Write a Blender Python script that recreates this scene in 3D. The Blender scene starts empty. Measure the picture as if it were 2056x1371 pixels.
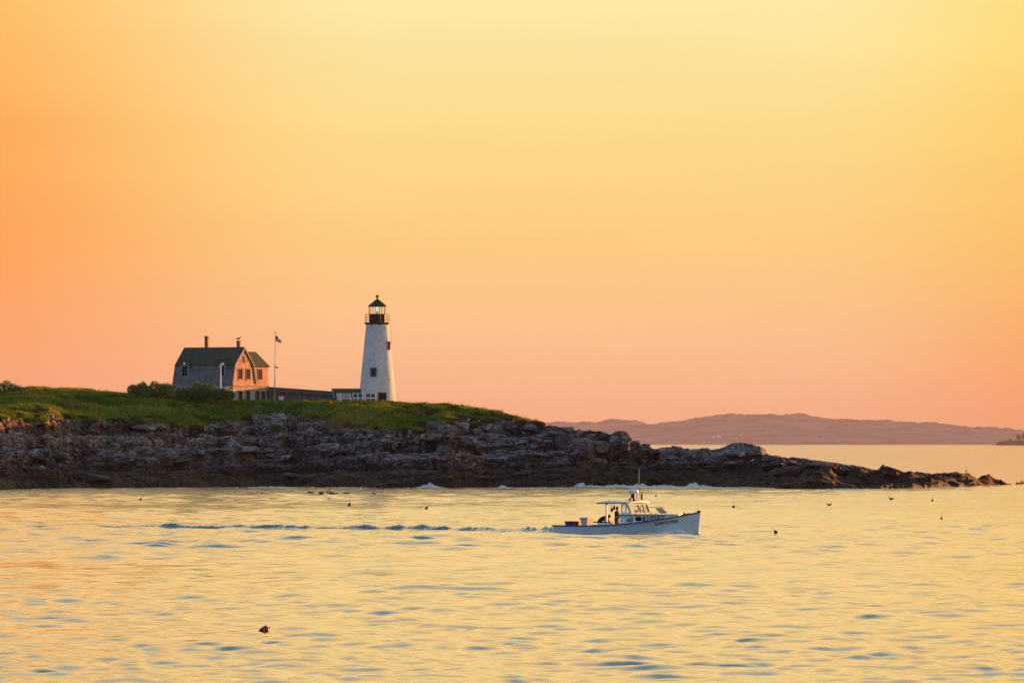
import bpy, bmesh, math, random
import numpy as np
from mathutils import Vector, Matrix

# ------------------------------------------------------------------ camera, sky, sun, exposure
F, CX, HY, CAMH = 12000.0, 1028.0, 890.0, 5.7      # focal length, centre, horizon (photo pixels), eye height (m)
EXPOSURE = 1.7
EV = 2.0 ** EXPOSURE
SUN_AZ, SUN_EL = math.radians(47.0), math.radians(2.5)
rng = np.random.default_rng(7)
random.seed(7)
sc = bpy.context.scene
COL = sc.collection

cam_data = bpy.data.cameras.new('camera')
cam_data.sensor_width = 36.0
cam_data.lens = 36.0 * F / 2056.0
cam_data.clip_start = 1.0
cam_data.clip_end = 60000.0
cam = bpy.data.objects.new('camera', cam_data)
COL.objects.link(cam)
cam.location = (0, 0, CAMH)
cam.rotation_euler = (math.radians(90) + math.atan((HY - 685.5) / F), 0, 0)
sc.camera = cam
sc.view_settings.view_transform = 'Standard'
sc.view_settings.look = 'None'
sc.view_settings.exposure = EXPOSURE
sc.view_settings.gamma = 1.0
sc.view_settings.use_curve_mapping = False
sc.render.engine = 'CYCLES'
sc.cycles.use_denoising = True
sc.cycles.max_bounces = 6
sc.cycles.volume_bounces = 1
sc.cycles.transparent_max_bounces = 12
sc.cycles.sample_clamp_indirect = 6.0


def lin(r, g, b):
    f = lambda c: (c / 255.0) / 12.92 if c <= 10.3 else (((c / 255.0) + 0.055) / 1.055) ** 2.4
    return (f(r), f(g), f(b))


def make_world():
    w = bpy.data.worlds.new('World')
    sc.world = w
    w.use_nodes = True
    nt = w.node_tree
    nt.nodes.clear()
    N = nt.nodes.new
    L = nt.links.new

    def math_(op, a, b=None, c=None):
        n = N('ShaderNodeMath')
        n.operation = op
        for i, v in enumerate((a, b, c)):
            if v is None:
                continue
            if isinstance(v, (int, float)):
                n.inputs[i].default_value = v
            else:
                L(v, n.inputs[i])
        return n.outputs[0]

    def step_(v, a, b):
        n = N('ShaderNodeMapRange')
        n.interpolation_type = 'SMOOTHSTEP'
        L(v, n.inputs['Value'])
        n.inputs['From Min'].default_value = a
        n.inputs['From Max'].default_value = b
        return n.outputs['Result']

    tc = N('ShaderNodeTexCoord')
    sep = N('ShaderNodeSeparateXYZ')
    L(tc.outputs['Generated'], sep.inputs[0])
    x, y, z = sep.outputs
    el = math_('MULTIPLY', math_('ARCSINE', z), 57.2958)
    az = math_('MULTIPLY', math_('ARCTAN2', x, y), 57.2958)
    f = math_('SQRT', math_('DIVIDE', math_('MAXIMUM', el, 0.0), 90.0))
    horiz = math_('SQRT', math_('ADD', math_('MULTIPLY', x, x), math_('ADD', math_('MULTIPLY', y, y), 1e-6)))
    sunward = math_('DIVIDE', math_('ADD', math_('MULTIPLY', x, math.sin(SUN_AZ)), math_('MULTIPLY', y, math.cos(SUN_AZ))), horiz)

    def ramp(stops):
        n = N('ShaderNodeValToRGB')
        n.color_ramp.interpolation = 'EASE'
        e = n.color_ramp.elements
        while len(e) < len(stops):
            e.new(0.5)
        for el_, (d, c) in zip(e, stops):
            el_.position = math.sqrt(d / 90.0)
            el_.color = (c[0], c[1], c[2], 1)
        n.color_ramp.interpolation = 'LINEAR'
        L(f, n.inputs[0])
        return n.outputs[0]

    dome = [(15, (1.62, 1.08, 0.44)), (22, (1.30, 1.20, 0.88)), (30, (0.48, 0.68, 0.74)), (45, (0.28, 0.50, 0.72)), (90, (0.22, 0.42, 0.68))]
    mid = ramp([(0, lin(254, 176, 122)), (0.6, lin(255, 191, 140)), (1.1, lin(255, 200, 142)), (1.9, lin(255, 208, 130)), (3.0, lin(255, 223, 141)),
                (4.2, lin(255, 236, 166)), (8, (1.74, 1.07, 0.34))] + dome)
    left = ramp([(0, lin(246, 158, 116)), (0.6, lin(250, 163, 112)), (1.1, lin(255, 164, 98)), (1.9, lin(255, 162, 80)), (3.0, lin(255, 170, 78)),
                 (4.2, lin(255, 190, 94)), (8, (1.60, 0.95, 0.34))] + dome)
    right = ramp([(0, lin(254, 152, 74)), (0.6, lin(255, 162, 82)), (1.1, lin(255, 175, 90)), (1.9, lin(255, 194, 98)), (3.0, lin(255, 208, 102)),
                  (4.2, lin(255, 222, 118)), (8, (1.74, 1.05, 0.32))] + dome)
    back = ramp([(0, (0.42, 0.46, 0.56)), (4, (0.45, 0.51, 0.64)), (10, (0.44, 0.56, 0.74)), (25, (0.38, 0.55, 0.80)), (50, (0.28, 0.50, 0.78)), (90, (0.22, 0.42, 0.68))])

    def mix(fac, a, b):
        n = N('ShaderNodeMix')
        n.data_type = 'RGBA'
        L(fac, n.inputs['Factor'])
        L(a, n.inputs['A'])
        L(b, n.inputs['B'])
        return n.outputs['Result']

    c = mix(step_(az, -1.2, -5.7), mid, left)
    c = mix(step_(az, 2.6, 5.9), c, right)
    c = mix(step_(sunward, 0.22, -0.45), c, back)
    # faint uneven veils of thin cloud, drawn out along the horizon
    cb = N('ShaderNodeCombineXYZ')
    L(math_('MULTIPLY', az, 0.16), cb.inputs[0])
    L(math_('MULTIPLY', el, 1.5), cb.inputs[1])
    veil = N('ShaderNodeTexNoise')
    L(cb.outputs[0], veil.inputs['Vector'])
    veil.inputs['Scale'].default_value = 1.0
    veil.inputs['Detail'].default_value = 5
    vm = N('ShaderNodeMapRange')
    L(veil.outputs['Fac'], vm.inputs['Value'])
    for nm, v in (('From Min', 0.3), ('From Max', 0.7), ('To Min', 0.972), ('To Max', 1.022)):
        vm.inputs[nm].default_value = v
    vv = N('ShaderNodeVectorMath')
    vv.operation = 'SCALE'
    L(c, vv.inputs[0])
    L(vm.outputs[0], vv.inputs['Scale'])
    c = vv.outputs[0]
    grad = N('ShaderNodeBackground')
    L(c, grad.inputs['Color'])
    grad.inputs['Strength'].default_value = 1.0 / EV
    sky = N('ShaderNodeTexSky')
    sky.sky_type = 'NISHITA'
    sky.sun_disc = False
    sky.sun_elevation = SUN_EL
    sky.sun_rotation = SUN_AZ
    sky.altitude = 10
    bsky = N('ShaderNodeBackground')
    L(sky.outputs[0], bsky.inputs['Color'])
    bsky.inputs['Strength'].default_value = 0.12
    mx = N('ShaderNodeMixShader')
    # the physical sky carries a share of the dome well above the glowing band
    L(math_('MULTIPLY', step_(el, 22, 60), 0.3), mx.inputs[0])
    L(grad.outputs[0], mx.inputs[1])
    L(bsky.outputs[0], mx.inputs[2])
    out = N('ShaderNodeOutputWorld')
    L(mx.outputs[0], out.inputs['Surface'])


make_world()
sun_data = bpy.data.lights.new('sun', 'SUN')
sun_data.energy = 5.0
sun_data.angle = math.radians(0.6)
sun_data.color = (1.0, 0.34, 0.09)
sun = bpy.data.objects.new('sun', sun_data)
COL.objects.link(sun)
sun_dir = Vector((math.sin(SUN_AZ) * math.cos(SUN_EL), math.cos(SUN_AZ) * math.cos(SUN_EL), math.sin(SUN_EL)))
sun.rotation_euler = sun_dir.to_track_quat('Z', 'Y').to_euler()
sun.location = (200, 500, 120)


# ------------------------------------------------------------------ helpers
def at(px, py, d):
    """photo pixel at distance d -> world point"""
    return Vector(((px - CX) / F * d, d, CAMH + (HY - py) / F * d))


def on_water(px, py):
    d = CAMH * F / (py - HY)
    return Vector(((px - CX) / F * d, d, 0.0))


def tag(o, label=None, cat=None, group=None, kind=None):
    if label:
        o['label'] = label
    if cat:
        o['category'] = cat
    if group:
        o['group'] = group
    if kind:
        o['kind'] = kind
    return o


def empty(name, loc=(0, 0, 0), rz=0.0, parent=None):
    o = bpy.data.objects.new(name, None)
    o.empty_display_size = 0.3
    COL.objects.link(o)
    o.location = loc
    o.rotation_euler = (0, 0, rz)
    o.parent = parent
    return o


def copy_tree(o, parent=None):
    c = o.copy()
    COL.objects.link(c)
    c.parent = parent
    for ch in o.children:
        copy_tree(ch, c)
    return c


def link_mesh(name, me, mat=None, parent=None):
    o = bpy.data.objects.new(name, me)
    COL.objects.link(o)
    o.parent = parent
    if mat is not None:
        me.materials.append(mat)
    return o


class MB:
    """collects simple shapes, then links them as ONE mesh object"""

    def __init__(self):
        self.v, self.f, self.m = [], [], []

    def add(self, vs, fs, mi=0):
        b = len(self.v)
        self.v += [tuple(v) for v in vs]
        self.f += [tuple(b + i for i in f) for f in fs]
        self.m += [mi] * len(fs)
        return self

    def box(self, x0, x1, y0, y1, z0, z1, mi=0, M=None):
        vs = [Vector((x, y, z)) for z in (z0, z1) for y in (y0, y1) for x in (x0, x1)]
        if M is not None:
            vs = [M @ v for v in vs]
        return self.add(vs, [(0, 2, 3, 1), (4, 5, 7, 6), (0, 1, 5, 4), (2, 6, 7, 3), (0, 4, 6, 2), (1, 3, 7, 5)], mi)

    def bar(self, a, b, w, h=None, mi=0, up=(0, 0, 1)):
        a, b = Vector(a), Vector(b)
        h = h or w
        t = (b - a).normalized()
        s = t.cross(Vector(up))
        s = s.normalized() if s.length > 1e-4 else Vector((1, 0, 0))
        u = s.cross(t)
        vs = [p + s * (i * w / 2) + u * (j * h / 2) for p in (a, b) for i, j in ((-1, -1), (1, -1), (1, 1), (-1, 1))]
        return self.add(vs, [(3, 2, 1, 0), (4, 5, 6, 7), (0, 1, 5, 4), (1, 2, 6, 5), (2, 3, 7, 6), (3, 0, 4, 7)], mi)

    def lathe(self, prof, n=24, c=(0, 0, 0), mi=0, rot=0.0, cap=True):
        vs, fs = [], []
        for r, z in prof:
            for k in range(n):
                a = rot + 2 * math.pi * k / n
                vs.append((c[0] + r * math.sin(a), c[1] - r * math.cos(a), c[2] + z))
        for i in range(len(prof) - 1):
            for k in range(n):
                k2 = (k + 1) % n
                fs.append((i * n + k, i * n + k2, (i + 1) * n + k2, (i + 1) * n + k))
        if cap:
            fs.append(tuple(range(n))[::-1])
            fs.append(tuple((len(prof) - 1) * n + k for k in range(n)))
        return self.add(vs, fs, mi)

    def tube(self, pts, r, n=8, mi=0):
        pts = [Vector(p) for p in pts]
        rs = r if isinstance(r, (list, tuple)) else [r] * len(pts)
        vs, fs = [], []
        for i, p in enumerate(pts):
            t = (pts[min(i + 1, len(pts) - 1)] - pts[max(i - 1, 0)]).normalized()
            s = t.cross(Vector((0, 0, 1)))
            if s.length < 1e-3:
                s = t.cross(Vector((0, 1, 0)))
            s.normalize()
            u = s.cross(t)
            for k in range(n):
                a = 2 * math.pi * k / n
                vs.append(p + s * (math.cos(a) * rs[i]) + u * (math.sin(a) * rs[i]))
        for i in range(len(pts) - 1):
            for k in range(n):
                k2 = (k + 1) % n
                fs.append((i * n + k, i * n + k2, (i + 1) * n + k2, (i + 1) * n + k))
        fs.append(tuple(range(n))[::-1])
        fs.append(tuple((len(pts) - 1) * n + k for k in range(n)))
        return self.add(vs, fs, mi)

    def prism(self, poly, M, t, mi=0):
        """poly of (a, b) in plane, extruded by t; M maps (a, b, c) to space"""
        n = len(poly)
        vs = [M @ Vector((a, b, c)) for c in (0, t) for a, b in poly]
        fs = [tuple(range(n))[::-1], tuple(range(n, 2 * n))]
        fs += [(i, (i + 1) % n, n + (i + 1) % n, n + i) for i in range(n)]
        return self.add(vs, fs, mi)

    def slab(self, quad, t, mi=0):
        """a quad thickened along its own normal by t (downwards)"""
        q = [Vector(p) for p in quad]
        nrm = (q[1] - q[0]).cross(q[-1] - q[0]).normalized()
        n = len(q)
        vs = q + [p - nrm * t for p in q]
        fs = [tuple(range(n)), tuple(range(n, 2 * n))[::-1]]
        fs += [(i, n + i, n + (i + 1) % n, (i + 1) % n) for i in range(n)]
        return self.add(vs, fs, mi)

    def build(self, name, mats, parent=None, smooth=False, bevel=0.0, fix=True):
        me = bpy.data.meshes.new(name)
        me.from_pydata(self.v, [], self.f)
        if not isinstance(mats, (list, tuple)):
            mats = [mats]
        for m in mats:
            me.materials.append(m)
        me.polygons.foreach_set('material_index', self.m)
        if fix or bevel:
            bm = bmesh.new()
            bm.from_mesh(me)
            if bevel:
                bmesh.ops.remove_doubles(bm, verts=bm.verts, dist=1e-4)
                bmesh.ops.bevel(bm, geom=[e for e in bm.edges if len(e.link_faces) == 2 and e.calc_face_angle(0) > 0.5], offset=bevel, segments=1, affect='EDGES')
            bmesh.ops.recalc_face_normals(bm, faces=bm.faces)
            bm.to_mesh(me)
            bm.free()
        if smooth:
            me.polygons.foreach_set('use_smooth', [True] * len(me.polygons))
        me.update()
        o = bpy.data.objects.new(name, me)
        COL.objects.link(o)
        o.parent = parent
        return o


def np_mesh(name, verts, quads=None, tris=None, smooth=True, attrs=None):
    me = bpy.data.meshes.new(name)
    verts = np.asarray(verts, np.float32)
    loops, starts = [], []
    k = 0
    if quads is not None and len(quads):
        loops.append(np.asarray(quads, np.int32).ravel())
        starts.append(np.arange(len(quads), dtype=np.int32) * 4)
        k = len(quads) * 4
    if tris is not None and len(tris):
        loops.append(np.asarray(tris, np.int32).ravel())
        starts.append(k + np.arange(len(tris), dtype=np.int32) * 3)
    loops = np.concatenate(loops)
    starts = np.concatenate(starts)
    me.vertices.add(len(verts))
    me.vertices.foreach_set('co', verts.ravel())
    me.loops.add(len(loops))
    me.loops.foreach_set('vertex_index', loops)
    me.polygons.add(len(starts))
    me.polygons.foreach_set('loop_start', starts)
    me.polygons.foreach_set('use_smooth', np.full(len(starts), smooth))
    for nm, arr in (attrs or {}).items():
        a = me.color_attributes.new(nm, 'FLOAT_COLOR', 'POINT')
        a.data.foreach_set('color', np.asarray(arr, np.float32).ravel())
    me.update(calc_edges=True)
    return me


def grid_quads(nr, nc):
    i = np.arange(nr - 1)[:, None] * nc + np.arange(nc - 1)[None, :]
    return np.stack([i, i + 1, i + nc + 1, i + nc], -1).reshape(-1, 4)


def hash3(ix, iy, iz, s):
    h = (ix.astype(np.int64) * 73856093) ^ (iy.astype(np.int64) * 19349663) ^ (iz.astype(np.int64) * 83492791) ^ (s * 2654435761)
    h = (h ^ (h >> 13)) * 1274126177
    h = h & 0x7fffffff
    h = (h ^ (h >> 15)) * 2246822519
    return ((h & 0xffffff) / float(0xffffff)).astype(np.float32)


def vnoise(p, s=0):
    """value noise in 3D, about -1..1"""
    i = np.floor(p).astype(np.int64)
    f = p - i
    f = f * f * (3 - 2 * f)
    r = 0
    for dx in (0, 1):
        for dy in (0, 1):
            for dz in (0, 1):
                w = (f[:, 0] if dx else 1 - f[:, 0]) * (f[:, 1] if dy else 1 - f[:, 1]) * (f[:, 2] if dz else 1 - f[:, 2])
                r = r + w * hash3(i[:, 0] + dx, i[:, 1] + dy, i[:, 2] + dz, s)
    return r * 2 - 1


def fbm(p, s=0, o=4, g=0.5):
    r, a, t = 0, 1.0, 0
    for k in range(o):
        r = r + a * vnoise(p * (2.03 ** k), s + k * 17)
        t += a
        a *= g
    return r / t


def voronoi(p, s=0):
    """F1, F2 and the random number of the nearest cell"""
    i = np.floor(p).astype(np.int64)
    n = len(p)
    f1 = np.full(n, 9.0, np.float32)
    f2 = np.full(n, 9.0, np.float32)
    cid = np.zeros(n, np.float32)
    for dx in (-1, 0, 1):
        for dy in (-1, 0, 1):
            for dz in (-1, 0, 1):
                cx, cy, cz = i[:, 0] + dx, i[:, 1] + dy, i[:, 2] + dz
                h1 = hash3(cx, cy, cz, s)
                h2 = hash3(cx, cy, cz, s + 101)
                h3 = hash3(cx, cy, cz, s + 202)
                d = np.sqrt((cx + h1 - p[:, 0]) ** 2 + (cy + h2 - p[:, 1]) ** 2 + (cz + h3 - p[:, 2]) ** 2).astype(np.float32)
                near = d < f1
                f2 = np.where(near, f1, np.minimum(f2, d))
                cid = np.where(near, hash3(cx, cy, cz, s + 303), cid)
                f1 = np.where(near, d, f1)
    return f1, f2, cid


# ------------------------------------------------------------------ materials
MATS = {}


class NT:
    def __init__(self, name):
        self.m = bpy.data.materials.new(name)
        self.m.use_nodes = True
        self.nt = self.m.node_tree
        self.nt.nodes.clear()
        self.out = self.nt.nodes.new('ShaderNodeOutputMaterial')
        self.coord = None

    def n(self, t, **kw):
        nd = self.nt.nodes.new(t)
        for k, v in kw.items():
            if hasattr(nd, k) and not k[0].isupper():
                setattr(nd, k, v)
            else:
                self.set(nd.inputs[k.replace('_', ' ')], v)
        return nd

    def set(self, sock, v):
        if isinstance(v, bpy.types.NodeSocket):
            self.nt.links.new(v, sock)
        elif isinstance(v, (tuple, list)) and len(v) == 3 and sock.type == 'RGBA':
            sock.default_value = (*v, 1)
        else:
            sock.default_value = v

    def obj(self, scale=(1, 1, 1), rot=(0, 0, 0), world=False):
        if world:
            src = self.n('ShaderNodeNewGeometry').outputs['Position']
        else:
            src = self.n('ShaderNodeTexCoord').outputs['Object']
        mp = self.n('ShaderNodeMapping')
        self.set(mp.inputs['Vector'], src)
        mp.inputs['Scale'].default_value = scale
        mp.inputs['Rotation'].default_value = rot
        return mp.outputs[0]

    def noise(self, vec, scale, detail=4, rough=0.55):
        nd = self.n('ShaderNodeTexNoise')
        self.set(nd.inputs['Vector'], vec)
        nd.inputs['Scale'].default_value = scale
        nd.inputs['Detail'].default_value = detail
        nd.inputs['Roughness'].default_value = rough
        return nd.outputs['Fac']

    def map(self, v, a, b, c=0.0, d=1.0, smooth=True):
        nd = self.n('ShaderNodeMapRange')
        nd.interpolation_type = 'SMOOTHSTEP' if smooth else 'LINEAR'
        self.set(nd.inputs['Value'], v)
        for k, q in zip(('From Min', 'From Max', 'To Min', 'To Max'), (a, b, c, d)):
            self.set(nd.inputs[k], q)
        return nd.outputs[0]

    def mix(self, f, a, b):
        nd = self.n('ShaderNodeMix', data_type='RGBA')
        self.set(nd.inputs['Factor'], f)
        self.set(nd.inputs['A'], a)
        self.set(nd.inputs['B'], b)
        return nd.outputs['Result']

    def math(self, op, a, b=None):
        nd = self.n('ShaderNodeMath', operation=op)
        self.set(nd.inputs[0], a)
        if b is not None:
            self.set(nd.inputs[1], b)
        return nd.outputs[0]

    def bump(self, h, strength=0.5, dist=0.1, normal=None):
        nd = self.n('ShaderNodeBump')
        nd.inputs['Strength'].default_value = strength
        nd.inputs['Distance'].default_value = dist
        self.set(nd.inputs['Height'], h)
        if normal is not None:
            self.set(nd.inputs['Normal'], normal)
        return nd.outputs[0]

    def pbr(self, color, rough=0.8, normal=None, **kw):
        b = self.n('ShaderNodeBsdfPrincipled')
        self.set(b.inputs['Base Color'], color)
        self.set(b.inputs['Roughness'], rough)
        if normal is not None:
            self.set(b.inputs['Normal'], normal)
        for k, v in kw.items():
            self.set(b.inputs[k.replace('_', ' ')], v)
        self.nt.links.new(b.outputs[0], self.out.inputs['Surface'])
        return b


def worn(name, c1, c2, scale=3.0, rough=0.75, bump=0.3, bd=0.02, stretch=(1, 1, 1), spec=0.3, metal=0.0, streak=0.0):
    """painted, weathered or bare surface: two tones of the same stuff, grain and fine relief"""
    t = NT(name)
    v = t.obj(stretch)
    a = t.noise(v, scale, 5, 0.6)
    b = t.noise(v, scale * 6, 3, 0.6)
    fac = t.map(a, 0.36, 0.66)
    col = t.mix(fac, c1, c2)
    if streak:
        s = t.noise(t.obj((5, 5, 0.35)), 1.6, 4, 0.6)
        col = t.mix(t.math('MULTIPLY', t.map(s, 0.56, 0.74), streak), col, tuple(x * 0.45 for x in c1))
    nm = t.bump(b, bump, bd)
    t.pbr(col, t.map(b, 0.2, 0.8, rough - 0.12, min(1, rough + 0.12)), nm, Specular_IOR_Level=spec, Metallic=metal)
    MATS[name] = t.m
    return t.m


# ------------------------------------------------------------------ the sea
def sea_material():
    t = NT('sea_water')
    v1 = t.obj((1, 0.75, 1), world=True)
    n1 = t.noise(v1, 0.55, 3, 0.55)
    n2 = t.noise(v1, 1.9, 3, 0.6)
    n3 = t.noise(v1, 7.0, 2, 0.6)
    patch = t.noise(t.obj((0.012, 0.03, 1), world=True), 1.0, 3, 0.6)
    amt = t.map(patch, 0.35, 0.65, 0.55, 1.25)
    ps = t.n('ShaderNodeSeparateXYZ')
    t.set(ps.inputs[0], t.n('ShaderNodeNewGeometry').outputs['Position'])
    amt = t.math('MULTIPLY', amt, t.math('ADD', t.map(ps.outputs[1], 170, 430, 0.22, 1.1), t.map(ps.outputs[1], 430, 660, 0.0, 1.6)))     # ruffled by the wind out towards the island
    h = t.math('ADD', t.math("MULTIPLY", n1, 0.10), t.math('ADD', t.math("MULTIPLY", n2, 0.045), t.math("MULTIPLY", n3, 0.008)))
    nm = t.bump(t.math('MULTIPLY', h, amt), 1.0, 0.85)
    t.pbr((0.028, 0.11, 0.13), 0.05, nm, IOR=1.33)
    return t.m


SEA = {}


def sea_z(x, y):
    """height of the water surface, crest of the nearest wavelet"""
    r_ = int(np.clip(np.searchsorted(SEA['ys'], y), 1, len(SEA['ys']) - 3))
    c_ = int(np.clip(np.searchsorted(SEA['ang'], x / max(y, 110.0)), 1, len(SEA['ang']) - 3))
    return float(SEA['Z'][r_ - 2:r_ + 3, c_ - 1:c_ + 2].max())


def build_sea():
    ys = [-400.0, -100.0, 20.0, 70.0, 100.0]
    y = 116.0
    while y < 39500:
        ys.append(y)
        if y < 352:
            y *= 1.00115
        elif y < 408:
            y += 0.22
        elif y < 830:
            y *= 1.0016
        else:
            y *= 1.012
    ys.append(41500.0)
    ys.append(52000.0)
    ys = np.array(ys)
    ang = np.concatenate([[-4.0, -2.0, -1.0, -0.5, -0.3, -0.2, -0.14], np.arange(-0.112, 0.1121, 0.00098), [0.14, 0.2, 0.3, 0.5, 1.0, 2.0, 4.0]])
    Y = np.repeat(ys[:, None], len(ang), 1)
    W = np.maximum(Y, 110.0)
    X = ang[None, :] * W
    cell = np.maximum(W * 0.00098, np.gradient(ys)[:, None])
    cell = np.where(np.abs(ang)[None, :] > 0.113, 50.0, cell)
    Z = np.zeros_like(X)
    r = np.random.default_rng(11)
    p = np.stack([X.ravel() / 55, Y.ravel() / 38, np.zeros(X.size)], 1)
    patch = (0.9 + 0.7 * fbm(p, 5, 3)).reshape(X.shape)
    lams = np.exp(r.uniform(math.log(0.5), math.log(4.5), 100))
    for lam in lams:
        th = r.normal(math.radians(-75), 1.0)          # waves running mostly towards the viewer
        k = 2 * math.pi / lam
        slope = 0.0185 * (1.0 if lam < 1.6 else (1.6 / lam) ** 1.0)
        a = slope / k
        fade = np.clip((lam / cell - 2.5) / 3.0, 0, 1)
        ph = r.uniform(0, 6.28)
        w = np.sin(k * (math.cos(th) * X + math.sin(th) * Y) + ph)
        Z += a * fade * patch * (w + 0.25 * w * w)
    # steeper chop out in the wind towards and beyond the island
    for lam in np.exp(r.uniform(math.log(2.2), math.log(7.5), 60)):
        th = r.normal(math.radians(-80), 1.0)
        k = 2 * math.pi / lam
        fade = np.clip((lam / cell - 2.2) / 2.0, 0, 1) * np.clip((Y - 125) / 170, 0.15, 1)
        w = np.sin(k * (math.cos(th) * X + math.sin(th) * Y) + r.uniform(0, 6.28))
        Z += 0.0122 / k * fade * patch * (w + 0.3 * w * w)
    # boat wake: humps and churned water along the track
    base = [(1135, 1073.5), (1060, 1070.6), (1000, 1069), (900, 1067.2), (740, 1065.6), (600, 1064.2), (430, 1062.8), (330, 1062), (150, 1061), (30, 1060.4), (-200, 1059.4)]
    tr = np.array([on_water(*b)[:2] for b in base])
    humps = [(70, 40, .20, 0), (30, 26, .12, 1.6), (330, 34, .17, 0), (352, 30, .13, 3.6), (388, 24, .14, 3.2), (424, 18, .10, 1.2), (486, 26, .2, 0.2),
             (498, 24, .17, 2.6), (525, 34, .22, 0), (560, 26, .13, .6), (690, 24, .2, 1.4), (704, 22, .22, 2.6), (738, 28, .27, .6), (742, 20, .2, 2.4),
             (790, 30, .12, 0), (855, 34, .22, 1.6), (882, 26, .22, 1.4), (905, 24, .14, .6), (930, 30, .18, -.6), (985, 50, .13, -.3), (190, 40, .09, .6), (250, 40, .07, .4),
             (1050, 40, .1, .3)]
    hr = np.random.default_rng(41)
    for _ in range(90):
        hx = hr.uniform(-40, 1110)
        humps.append((hx, hr.uniform(8, 26), hr.uniform(0.03, 0.11), abs(hr.normal(0.8, 1.2))))
    sel = (Y > 355) & (Y < 412) & (np.abs(ang)[None, :] < 0.113)
    xs, yy = X[sel], Y[sel]
    yt = np.interp(xs, tr[::-1, 0], tr[::-1, 1])
    add = np.zeros_like(xs)
    for px, hw, h, off in humps:
        x0 = (px - CX) / F * 392
        sx = hw / F * 392 * 1.15
        y0 = np.interp(x0, tr[::-1, 0], tr[::-1, 1]) + off
        dy = yy - y0 - 0.12 * (xs - x0)
        add += 0.42 * h * np.exp(-((xs - x0) / sx) ** 2) * np.exp(-(dy / np.where(dy < 0, 0.42, 0.75)) ** 2)
    tp = np.stack([xs * 1.9, yy * 1.3, np.zeros_like(xs)], 1)
    near = 0.35 + 0.9 * np.clip((xs - tr[-1, 0] - 12) / 24, 0, 1)
    band = np.exp(-((yy - yt - 0.7) / 1.3) ** 2) * (xs < 3.2)
    add += band * near * (0.13 * fbm(tp, 3, 3) + 0.06)
    ridge = np.clip(0.8 + 0.6 * fbm(np.stack([xs * 0.55, xs * 0, xs * 0], 1), 6, 3), 0, 1)
    add += 0.20 * ridge * (0.45 + 0.55 * near) * np.exp(-((yy - yt - 0.25 * np.sin(xs * 0.7)) / 0.38) ** 2) * (xs < 3.0)
    # diverging ripples on the near side of the track and the bow wave
    bx, by = 3.3 + 9.2 * math.cos(math.radians(33)), 371 - 9.2 * math.sin(math.radians(33))
    s_ = (bx - xs)
    dist = (by - yy) + 0 * s_
    arm = np.exp(-((yy - (by - 0.8 + 0.12 * s_)) / 0.55) ** 2) * ((s_ > -0.4) & (s_ < 16)) * np.exp(-np.clip(s_, 0, 99) / 7)
    add += 0.12 * arm
    Z[sel] += add
    SEA['ys'], SEA['ang'], SEA['Z'] = ys, ang, Z
    V = np.stack([X, Y, Z], -1).reshape(-1, 3)
    me = np_mesh('sea', V, grid_quads(len(ys), len(ang)))
    o = link_mesh('sea', me, sea_material())
    tag(o, 'rippled sea reflecting the golden sky around the island', 'sea', kind='structure')
    return o


sea = build_sea()


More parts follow.
